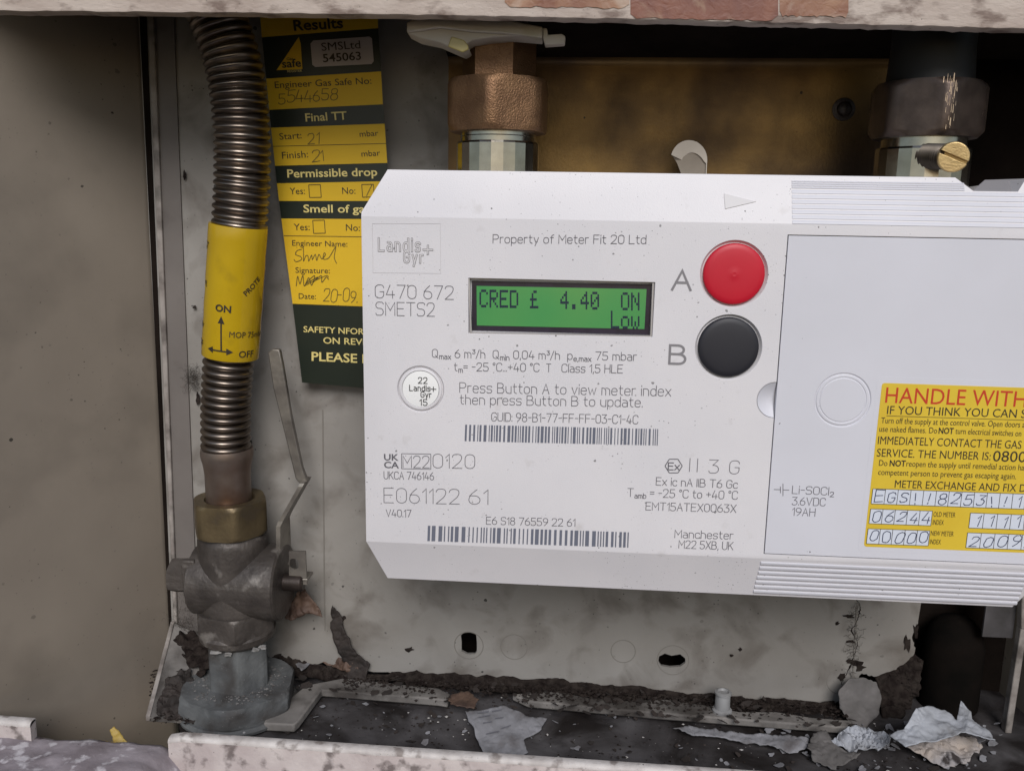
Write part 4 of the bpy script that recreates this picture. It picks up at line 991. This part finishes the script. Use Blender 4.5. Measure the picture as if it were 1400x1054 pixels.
cwrite('Engineer Gas Safe No:', 376, 508, 121, 115, 9.5, BLKP, 0)
cwrite('Final TT', 418, 474.5, 166.5, 163.5, 11.5, CARDT, .016)
cwrite('Start:', 382.5, 412.5, 191.5, 189.5, 9.5, BLKP, 0); cwrite('mbar', 492, 517.5, 187.5, 186, 8.5, BLKP, 0)
cwrite('Finish:', 386, 421.5, 217.5, 215.5, 10, BLKP, 0); cwrite('mbar', 494.5, 520, 214.5, 213, 8.5, BLKP, 0)
cwrite('Permissible drop', 393, 516, 243, 240.5, 11.5, CARDT, .016)
cwrite('Yes:', 396.5, 417, 266, 265.6, 9.5, BLKP, 0); cwrite('No:', 468, 486, 265.3, 265.3, 9.5, BLKP, 0)
cwrite('Smell of gas', 415, 506, 290.5, 291, 11, CARDT, .016)
cwrite('Yes:', 402, 423.5, 315, 315, 9.5, BLKP, 0); cwrite('No:', 473, 492, 315.5, 316, 9.5, BLKP, 0)
cwrite('Engineer Name:', 399.5, 475, 336, 337.5, 8, BLKP, 0); cwrite('Signature:', 404, 451, 373, 374, 8, BLKP, 0); cwrite('Date:', 408.5, 432, 408.5, 409, 8, BLKP, 0)
cwrite('SAFETY NFORMATION', 415, 548, 454, 459.5, 8.5, CARDT, .012); cwrite('ON REVERSE', 442, 526, 469.5, 473, 9, CARDT, .012); cwrite('PLEASE READ', 426, 545, 493, 498.5, 12.5, CARDT, .018)
# logo triangle and number plate
def cpoly(pts, m, off, name):
    MB().add([cpt(*rpx(x, y), off) for x, y in pts], [tuple(range(len(pts)))]).build(name, m, backing)
cpoly([(378, 96.5), (408.5, 51), (411, 60), (413.5, 95)], CARDY, .3, 'logo_triangle')
cwrite('safe', 386, 412, 93, 91.5, 11.5, CARDK, .018, off=.55); cwrite('Gas', 392, 401, 83, 82.5, 4, CARDK, .01, off=.55); cwrite('REGISTER', 393, 413, 99.5, 98.5, 3.2, CARDT, .0)
npq = [(428, 56), (505, 50.5), (508.5, 53), (511, 84), (508, 88), (431, 92), (427, 89), (424.5, 60)]
cpoly(npq, CARDW, .3, 'number_plate')
cwrite('SMSLtd', 440, 493, 70, 66.5, 11.5, BLKP, 0, off=.55); cwrite('545063', 442, 494, 85.5, 82, 11.5, BLKP, .014, off=.55)
def cline(a, b, th, m=PEN, off=.3):
    d = (Vector(b) - Vector(a)).normalized(); nn = Vector((-d.y, d.x)) * th * .5; a, b = Vector(a), Vector(b)
    return [a + nn, b + nn, b - nn, a - nn]
def clines(segs, th, m, name):
    mb = MB()
    for a, b in segs:
        a, b = Vector(a), Vector(b); n = max(1, int((b - a).length / 12))
        for k in range(n): mb.add([cpt(*rpx(p.x, p.y), .32) for p in cline(a.lerp(b, k / n), a.lerp(b, (k + 1) / n), th)], [(0, 1, 2, 3)])
    mb.build(name, m, backing)
def cbox(x, y, w_, h): return [((x, y), (x + w_, y - .3)), ((x + w_, y - .3), (x + w_ + 1.2, y + h)), ((x + w_ + 1.2, y + h), (x + 1.2, y + h + .3)), ((x + 1.2, y + h + .3), (x, y))]
clines(cbox(422, 253, 16, 17) + cbox(494.5, 252.5, 16, 17) + cbox(427.5, 301.5, 16, 17.5), .9, BLKP, 'tick_box')
clines([((372.5, 200.5), (528, 196.5)), ((388, 322.5), (500, 324))], .7, BLKP, 'ruled_line')
clines([((501, 268), (509, 252))], 1.0, PEN, 'handwriting')
for a in (('5544658', 381, 461, 142, 137, 15, 31), ('21', 421, 436, 196.5, 195.5, 15, 32), ('21', 427, 443, 222, 220, 15, 33), ('20-09.', 442, 488, 412, 413, 17, 34)):
    cwrite(a[0], a[1], a[2], a[3], a[4], a[5], PEN, font='stroke', name='handwriting', th=1.0, jit=.5, slant=.12, seed=a[6], gap=1.2)
def scrawl(pts, th):
    P2 = catmull([Vector((x, y, 0)) for x, y in pts], 1.2); mb = MB(); V, Fc = ribbon([([(p.x, p.y) for p in P2], False)], th)
    mb.add([cpt(*rpx(p.x, p.y), .32) for p in V], Fc); mb.build('handwriting', PEN, backing)
scrawl([(412, 341), (406, 343), (404, 348), (411, 351), (412, 355), (405, 358), (402, 355)], 1.0)
scrawl([(414, 335), (415, 345), (415, 357), (418, 350), (421, 350), (422, 357), (426, 349), (427, 355), (431, 348), (433, 356), (436, 348), (440, 354), (445, 348), (443, 346), (442, 354), (449, 353), (456, 342), (459, 338), (457, 352), (460, 360)], 1.0)
scrawl([(405, 391), (407, 378), (410, 388), (414, 377), (416, 391), (422, 380), (426, 390), (430, 377), (418, 388), (434, 379), (428, 386), (439, 377), (440, 386), (446, 379), (449, 382)], 1.1)
scrawl([(416, 391), (430, 384), (446, 377), (449, 379)], .9)

# ================================================================== LOOSE DEBRIS
def scrap(name, label, cat, pts, m, height=None, plane=None, crumple=1.2, seed=1, th=.5, ragamp=.8, group=None, nsub=5, fscale=.12, extra=None):
    """torn flat piece: outline in photo points laid on a level or tilted plane, with its own creases and thickness"""
    r = random.Random(seed)
    if plane is None: p0, nr = Vector((0, 0, height)), Vector((0, 0, 1))
    else: p0, nr = plane[0], plane[1].normalized()
    P3 = [WP(x, y, p0, nr) for x, y in pts]
    c = sum(P3, Vector()) / len(P3); u, v_ = frame_of(nr)
    P2 = [((p - c).dot(u), (p - c).dot(v_)) for p in P3]
    out = []
    for i in range(len(P2)):
        a, b = P2[i], P2[(i + 1) % len(P2)]
        for k in range(nsub):
            t = k / nsub; am_ = ragamp * (1 if k else .3); out.append((a[0] + (b[0] - a[0]) * t + r.uniform(-am_, am_), a[1] + (b[1] - a[1]) * t + r.uniform(-am_, am_)))
    bm = bmesh.new(); vs = [bm.verts.new((x, y, 0)) for x, y in out]; ed = [bm.edges.new((vs[i], vs[(i + 1) % len(vs)])) for i in range(len(vs))]
    bmesh.ops.triangle_fill(bm, use_beauty=True, use_dissolve=False, edges=ed)
    for _ in range(4): bmesh.ops.subdivide_edges(bm, edges=[e_ for e_ in bm.edges if e_.calc_length() > 1.5], cuts=1); bmesh.ops.triangulate(bm, faces=bm.faces)
    bmesh.ops.triangulate(bm, faces=bm.faces); bm.verts.index_update()
    vs3 = []
    for q in bm.verts:
        off = Vector((seed * 3.1, 0, 0)); h = .28 * crumple * noise.noise(Vector((q.co.x * fscale * 5, q.co.y * fscale * 5, 8)) + off) + crumple * (noise.noise(Vector((q.co.x * fscale, q.co.y * fscale, 0)) + off) + .5 * abs(noise.noise(Vector((q.co.x * fscale * 2.3, q.co.y * fscale * 2.3, 4)) + off)))
        p = c + u * q.co.x + v_ * q.co.y + nr * h
        if extra: p = extra(p, c)
        vs3.append(p)
    fc = [tuple(x.index for x in fa.verts) for fa in bm.faces]; bm.free()
    o = finish(name, vs3, fc, m, base=c, smooth=True, solid=th)
    o['label'] = label; o['category'] = cat
    if group: o['group'] = group
    return o
G1 = 'scraps littering the box floor'
ZF = FLOOR + 2.2
# printed torn label
pr = scrap('torn_label', 'torn grey printed paper label lying on the floor under the display', 'paper', [(636, 973), (690, 964), (722, 980), (748, 982), (737, 1000), (716, 1012), (722, 1030), (700, 1044), (665, 1040), (650, 1005)], PAPER, plane=(WZ(690, 1000, ZF + 3), Vector((.1, -.25, 1))), seed=3, ragamp=.5, group=G1)
pp0 = WZ(690, 1000, ZF + 3); pn = Vector((.1, -.25, 1)).normalized(); bmk = MB()
for k, (xa, ya, xb, yb) in enumerate(((653, 978, 668, 976), (655, 984, 670, 981), (660, 992, 672, 990), (672, 976, 685, 974), (676, 986, 688, 984), (664, 1007, 682, 1003), (684, 1000, 698, 995))):
    a, b = WP(xa, ya, pp0, pn), WP(xb, yb, pp0, pn); up = Vector((0, .6, .1)); off = pn * 1.7
    bmk.prism([a + off, b + off, b + off + up, a + off + up], (0, 0, .05))
pm_ = bmk.build('print', mat('faded print', (.13, .13, .15), rough=.8), None, base=Vector(pr.location) / MM); pm_.parent = pr; pm_.location = (0, 0, 0)
scrap('brown_flake', 'rust brown rotten flake behind the torn printed label', 'flake', [(618, 950), (640, 945), (655, 958), (648, 968), (625, 966), (612, 958)], LEAFB, height=ZF + 8, seed=4, group=G1)
scrap('grey_leaf', 'grey pointed leaf of card standing against the cracked panel', 'card scrap', [(1146, 944), (1160, 928), (1180, 926), (1198, 932), (1204, 950), (1202, 975), (1178, 1000), (1160, 985), (1148, 968)], PAPERG, plane=(W(1175, 960, -12), Vector((.12, -1, .25))), seed=6, crumple=1.0, ragamp=.35)
def sheet3(name, label, cat, pts, faces, m, group=None, th=.5, sub=2):
    """folded sheet from photo points with their own depths"""
    vs = [W(x, y, Y) for x, y, Y in pts]; c = sum(vs, Vector()) / len(vs)
    o = finish(name, vs, faces, m, base=c, solid=th)
    md = o.modifiers.new('s', 'SUBSURF'); md.subdivision_type = 'SIMPLE'; md.levels = md.render_levels = 4
    tx = bpy.data.textures.new('crease', 'CLOUDS'); tx.noise_scale = .007; tx.noise_depth = 4
    dm = o.modifiers.new('d', 'DISPLACE'); dm.texture = tx; dm.strength = .0042; dm.texture_coords = 'LOCAL'
    o.modifiers.move(0, 2)
    o['label'] = label; o['category'] = cat
    if group: o['group'] = group
    for p in o.data.polygons: p.use_smooth = True
    return o
sheet3('crumpled_paper', 'large crumpled pale blue white paper in the right corner', 'paper', [(1216, 1004, -50), (1236, 996, -48), (1252, 968, -38), (1270, 964, -30), (1260, 990, -44), (1258, 1016, -56), (1238, 1022, -60), (1296, 975, -28), (1308, 985, -34), (1286, 1010, -52), (1312, 965, -22), (1314, 960, -20), (1326, 972, -26), (1336, 990, -34), (1356, 1006, -42), (1360, 1014, -48), (1320, 1000, -44)],
   [(0, 1, 6), (1, 4, 5, 6), (1, 2, 4), (2, 3, 4), (3, 7, 8, 4), (4, 8, 9, 5), (8, 16, 9), (8, 10, 12, 16), (10, 11, 12), (12, 13, 16), (13, 14, 15, 16)], PAPERW, G1)
scrap('flaking_paper', 'cream and pale blue flaking paper in front of the crumpled sheet', 'paper', [(1238, 1022), (1268, 1006), (1300, 1004), (1330, 1008), (1344, 1020), (1326, 1040), (1310, 1046), (1290, 1050), (1270, 1040)], PAPERC, plane=(WZ(1290, 1030, ZF + 3), Vector((0, -.35, 1))), seed=12, crumple=3, group=G1, ragamp=.9)
scrap('white_scrap', 'small crumpled white scrap left of the crumpled sheet', 'paper', [(1132, 1020), (1148, 1000), (1166, 994), (1200, 996), (1218, 1006), (1212, 1022), (1180, 1028), (1150, 1026)], PAPERW, plane=(WZ(1175, 1014, ZF + 4), Vector((0, -.4, 1))), seed=13, crumple=5, fscale=.2, group=G1)
scrap('grey_scrap', 'flat torn grey scrap nearest the front lip at right', 'paper', [(1104, 1020), (1112, 1002), (1128, 1000), (1140, 1014), (1160, 1026), (1176, 1030), (1162, 1042), (1136, 1050), (1110, 1040)], PAPERG, plane=(WZ(1135, 1030, ZF + 3), Vector((0, -.3, 1))), seed=14, crumple=2, group=G1)
scrap('long_scrap', 'long torn pale strip lying along the rear ledge', 'paper', [(920, 995), (950, 992), (1000, 1000), (1060, 1004), (1106, 1008), (1104, 1022), (1080, 1030), (1050, 1020), (1000, 1012), (940, 1002)], PAPER, plane=(WZ(1010, 1008, ZF + 2.5), Vector((0, -.3, 1))), seed=15, crumple=2, group=G1)
scrap('dead_leaf', 'long brown curled dead leaf right of the valve', 'leaf', [(374, 851), (388, 850), (412, 862), (440, 880), (470, 895), (492, 912), (484, 922), (464, 915), (430, 902), (396, 884), (380, 872)], LEAFB, plane=(WZ(430, 890, FLOOR + 16), Vector((-.2, -.9, .8))), seed=16, crumple=4, ragamp=.5)
scrap('dead_leaf', 'dark brown triangular leaf behind the valve lever', 'leaf', [(388, 842), (404, 812), (414, 800), (430, 822), (441, 843), (420, 838), (398, 848)], LEAFB, plane=(W(415, 825, -14), Vector((-.2, -1, .3))), seed=17, crumple=3, ragamp=.4)
scrap('bark_strip', 'black rotten strip stuck upright on the back panel', 'bark', [(455, 826), (462, 836), (474, 868), (490, 895), (506, 908), (498, 934), (476, 926), (462, 890), (452, 858)], LEAFD, plane=(W(475, 880, -3.5), Vector((0, -1, .05))), seed=18, crumple=2.0, ragamp=.7, th=.8)
scrap('yellow_leaf', 'small yellow dead leaf on the floor in the left gap', 'leaf', [(124, 1020), (140, 1012), (156, 1014), (150, 998), (156, 992), (168, 1006), (176, 1018), (172, 1028), (150, 1026)], LEAFY, plane=(W(150, 1014, -80), Vector((.1, -1, .7))), seed=19, crumple=2, ragamp=.3)
scrap('pale_flake', 'pale torn flake beside the dead brown leaf', 'flake', [(404, 888), (418, 896), (424, 906), (412, 916), (404, 908), (414, 902)], PAPER, height=FLOOR + 12, seed=20, ragamp=.3, crumple=1)
# grey plastic peg
peg = thing('plastic_peg', 'short grey plastic peg standing on the rear ledge', 'peg', WZ(987, 974, ZL))
c = WZ(987, 972, ZL); kp_ = mmpx(987, 960, c.y)
MB().loft(lathe(c, (0, 0, 1), [(0, 13.5 * kp_), (1.2, 13.5 * kp_), (2.0, 10.5 * kp_), (9.5, 10 * kp_), (10.4, 8.5 * kp_)], 32)).build('shaft', PEG, peg, smooth=True)
MB().loft(lathe(c, (0, 0, 1), [(10, 11.5 * kp_), (11.0, 11.5 * kp_), (11.4, 8 * kp_), (9.8, 5 * kp_)], 32)).build('cap', PEG, peg, smooth=True)
# dark pipe standing in the cavity at rear right
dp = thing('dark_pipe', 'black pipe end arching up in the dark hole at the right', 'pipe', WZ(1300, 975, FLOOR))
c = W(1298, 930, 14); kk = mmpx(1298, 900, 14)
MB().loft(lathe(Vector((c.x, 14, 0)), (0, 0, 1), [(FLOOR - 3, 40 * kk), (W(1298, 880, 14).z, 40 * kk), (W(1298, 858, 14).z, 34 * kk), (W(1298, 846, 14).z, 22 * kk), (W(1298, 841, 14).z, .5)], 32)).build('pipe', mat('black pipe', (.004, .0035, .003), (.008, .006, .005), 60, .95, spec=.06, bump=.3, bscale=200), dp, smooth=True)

def crust(label, pts, seed, m=SOIL):
    o = scrap('dirt_crust', label, 'dirt', pts, m, plane=(W(800, 945, -2.5), Vector((0, -1, .35))), seed=seed, crumple=2.0, ragamp=1.1, nsub=8, th=1.2, fscale=.25)
    o['kind'] = 'stuff'
crust('ragged dark crust along the foot of the back panel under the meter', [(500, 921), (560, 918), (640, 922), (740, 928), (850, 938), (960, 948), (1060, 955), (1140, 958), (1150, 990), (1060, 978), (960, 968), (900, 962), (840, 956), (760, 948), (690, 946), (600, 940), (510, 930)], 31)
crust('dark crust in the corner behind the grey base nut', [(380, 880), (400, 900), (440, 908), (470, 915), (500, 925), (495, 938), (450, 930), (400, 925), (370, 905)], 32)
crust('dark crust around the hole at the foot of the right panel', [(1196, 925), (1225, 912), (1250, 890), (1262, 905), (1256, 950), (1230, 985), (1205, 985)], 33)
for k, pp in enumerate(([(240, 870), (262, 862), (290, 885), (300, 905), (276, 925), (255, 905)], [(226, 930), (250, 915), (272, 930), (262, 975), (240, 984), (214, 975)])):
    o = scrap('dirt_crust', ('dark leafy crust behind the valve in the left corner', 'brown crumbling crust on the sloping flange left of the base nut')[k], 'dirt', pp, (SOIL, LEAFD)[k], plane=(p0 + Vector((0, 0, 1.0)), (p1 - p0).cross(p2 - p0).normalized() * (1 if (p1 - p0).cross(p2 - p0).z > 0 else -1)), seed=60 + k, crumple=2.2, ragamp=2.0, nsub=8, th=.8, fscale=.3); o['kind'] = 'stuff'
# soil, crumbs and cobweb threads nobody could count
def crumbs(name, label, n, place, smin, smax, m, seed, cat):
    r = random.Random(seed); mb = MB()
    for _ in range(n):
        p = place(r); s = smin + (smax - smin) * r.random() ** 3
        vs = []
        for d in ((1, 0, 0), (-1, 0, 0), (0, 1, 0), (0, -1, 0), (0, 0, 1), (0, 0, -1)):
            vs.append(Vector(p) + Vector(d) * s * r.uniform(.5, 1.3) * (.5 if d[2] else 1))
        mb.add(vs, [(0, 2, 4), (2, 1, 4), (1, 3, 4), (3, 0, 4), (2, 0, 5), (1, 2, 5), (3, 1, 5), (0, 3, 5)])
    o = mb.build(name, m, None, base=(0, -40, FLOOR)); o['kind'] = 'stuff'; o['label'] = label; o['category'] = cat
    return o
def along(r):
    x = r.uniform(470, 1160); y = 918 + (x - 470) * .062 + abs(r.gauss(0, 9)); return WZ(x, y + 4, ZL + .6)
crumbs('soil', 'dark crumbly soil along the foot of the back panel', 2600, along, .3, 1.5, SOIL, 1, 'soil')
def corner(r):
    x = r.uniform(205, 300); y = r.uniform(880, 990); p = WZ(x, y, -251); return p + Vector((0, 0, abs(r.gauss(0, 1.2))))
crumbs('soil', 'dark crumbly dirt in the left corner beside the valve', 1100, corner, .3, 1.6, SOIL, 2, 'soil')
def anyw(r): return Vector((r.uniform(-180, 195), r.uniform(-84, -2), FLOOR + r.uniform(0, 1.4)))
crumbs('grit', 'dark grit scattered over the tray floor', 2400, anyw, .2, 1.0, SOIL, 3, 'grit')
crumbs('grit', 'pale plaster crumbs scattered over the tray floor', 380, anyw, .2, 1.1, mat('plaster crumbs', (.5, .48, .46), rough=.9), 4, 'grit')
def webs(name, label, cx, cy, rx, ry, Y, n, seed, par=None):
    r = random.Random(seed); mb = MB()
    for _ in range(n):
        x, y = cx + r.gauss(0, rx), cy + r.gauss(0, ry); p = W(x, y, Y); a_ = r.uniform(0, 6.28); l = r.uniform(1.5, 6)
        pts = [p]; 
        for k in range(4): a_ += r.uniform(-1.6, 1.6); pts.append(pts[-1] + Vector((math.cos(a_), r.uniform(-.3, .3), math.sin(a_))) * l / 4)
        mb.loft(sweep(pts, [r.uniform(.03, .10) for _ in pts], 4))
    o = mb.build(name, WEB, None, base=W(cx, cy, Y)); o['kind'] = 'stuff'; o['label'] = label; o['category'] = 'cobweb'
webs('cobweb', 'clotted dark cobweb beside the hose left of the valve lever', 263, 518, 5, 8, -3, 150, 1)
webs('cobweb', 'dark cobweb threads in the crack of the right panel', 1168, 870, 4, 34, -1.0, 90, 3)
webs('cobweb', 'dark clotted cobweb in the corner left of the valve', 252, 860, 8, 18, -6, 220, 4)
# jagged crack in the panel with dirt clotted along it
rc = random.Random(77); cpts = [(1166, 815), (1176, 828), (1171, 850), (1165, 862), (1172, 880), (1166, 900), (1160, 915), (1150, 935)]
path = catmull([W(x, y, -.2) for x, y in cpts], .8); ck = MB(); rg = []
for k, p in enumerate(path):
    wd = .12 + .9 * max(0, noise.noise(Vector((k * .21, 3, 1)))) ; p = p + Vector((rc.uniform(-.35, .35), 0, 0))
    rg.append([p + Vector((-wd, .15, 0)), p + Vector((-wd * .6, -.25, 0)), p + Vector((wd * .6, -.25, 0)), p + Vector((wd, .15, 0))])
ck.loft(rg).build('crack', SOIL, bp)
for k, (x, y, a, b) in enumerate(((1160, 842, 9, 3), (1168, 905, 12, 6), (1176, 912, 8, 7), (1145, 852, 3, 3), (1150, 925, 6, 8), (1163, 877, 8, 2), (470, 845, 3, 3), (1000, 896, 3, 2), (1012, 888, 3, 3), (560, 888, 7, 4), (1240, 880, 6, 12), (1252, 862, 5, 10), (270, 545, 3, 9), (252, 240, 3, 7), (266, 420, 3, 3), (345, 880, 4, 5))):
    pts = []; n = 11
    for i in range(n):
        t = 2 * math.pi * i / n; q = rc.uniform(.45, 1.15); pts.append(W(x + a * q * math.cos(t), y + b * q * math.sin(t), -.45 if x > 300 else -1.9))
    MB().prism(pts, (0, .35, 0)).build('dirt_clot', SOIL, bp)
# flat flakes of paint and rotten leaf, too many to count
def flakes(name, label, n, place, smin, smax, m, seed):
    r = random.Random(seed); mb = MB()
    for _ in range(n):
        p = Vector(place(r)); s_f = smin + (smax - smin) * r.random() ** 2; k = r.randint(5, 8); u = Vector((1, 0, r.uniform(-.5, .5))).normalized(); v_ = Vector((r.uniform(-.3, .3), 1, r.uniform(-.5, .6))).normalized(); a0 = r.uniform(0, 6)
        pts = [p + u * math.cos(a0 + 6.283 * i / k) * s_f * r.uniform(.4, 1.2) + v_ * math.sin(a0 + 6.283 * i / k) * s_f * r.uniform(.3, .9) for i in range(k)]
        mb.prism(pts, (0, 0, .25))
    o = mb.build(name, m, None, base=(0, -40, FLOOR)); o['kind'] = 'stuff'; o['label'] = label; o['category'] = 'flakes'
def fl_any(r): return (r.uniform(-150, 190), r.uniform(-82, -4), FLOOR + r.uniform(1, 2.6))
def fl_right(r): p = WZ(r.uniform(1050, 1370), r.uniform(985, 1050), FLOOR + 2.5); return p
def fl_back(r): x = r.uniform(380, 1180); return WZ(x, 915 + (x - 470) * .062 + r.uniform(0, 40), ZL + .8)
def fl_left(r): return WZ(r.uniform(210, 300), r.uniform(890, 985), -250)
flakes('paint_flakes', 'small pale paint flakes scattered on the tray floor', 90, fl_any, .5, 2.6, PAPER, 51)
flakes('paint_flakes', 'pale paint flakes thick among the papers at right', 110, fl_right, .6, 3.4, PAPER, 52)
flakes('leaf_flakes', 'dark rotten leaf flakes along the rear ledge', 240, fl_back, .6, 3.6, LEAFD, 53)
flakes('leaf_flakes', 'dark rotten leaf flakes in the left corner', 140, fl_left, .6, 3.6, LEAFD, 54)
flakes('leaf_flakes', 'dark leaf flakes scattered on the tray floor', 200, fl_any, .5, 3.0, LEAFD, 55)
def on_nut(r):
    a = r.uniform(0, 6.283); q = r.uniform(.56, .9) * 80 * kb * .86; return (cB.x + math.cos(a) * q, cB.y + math.sin(a) * q, zb + 14.3)
crumbs('grit', 'dust and grit lying on top of the grey base nut', 420, on_nut, .2, 1.1, mat('grey dust', (.2, .195, .19), (.08, .07, .065), 300, .95), 6, 'grit')
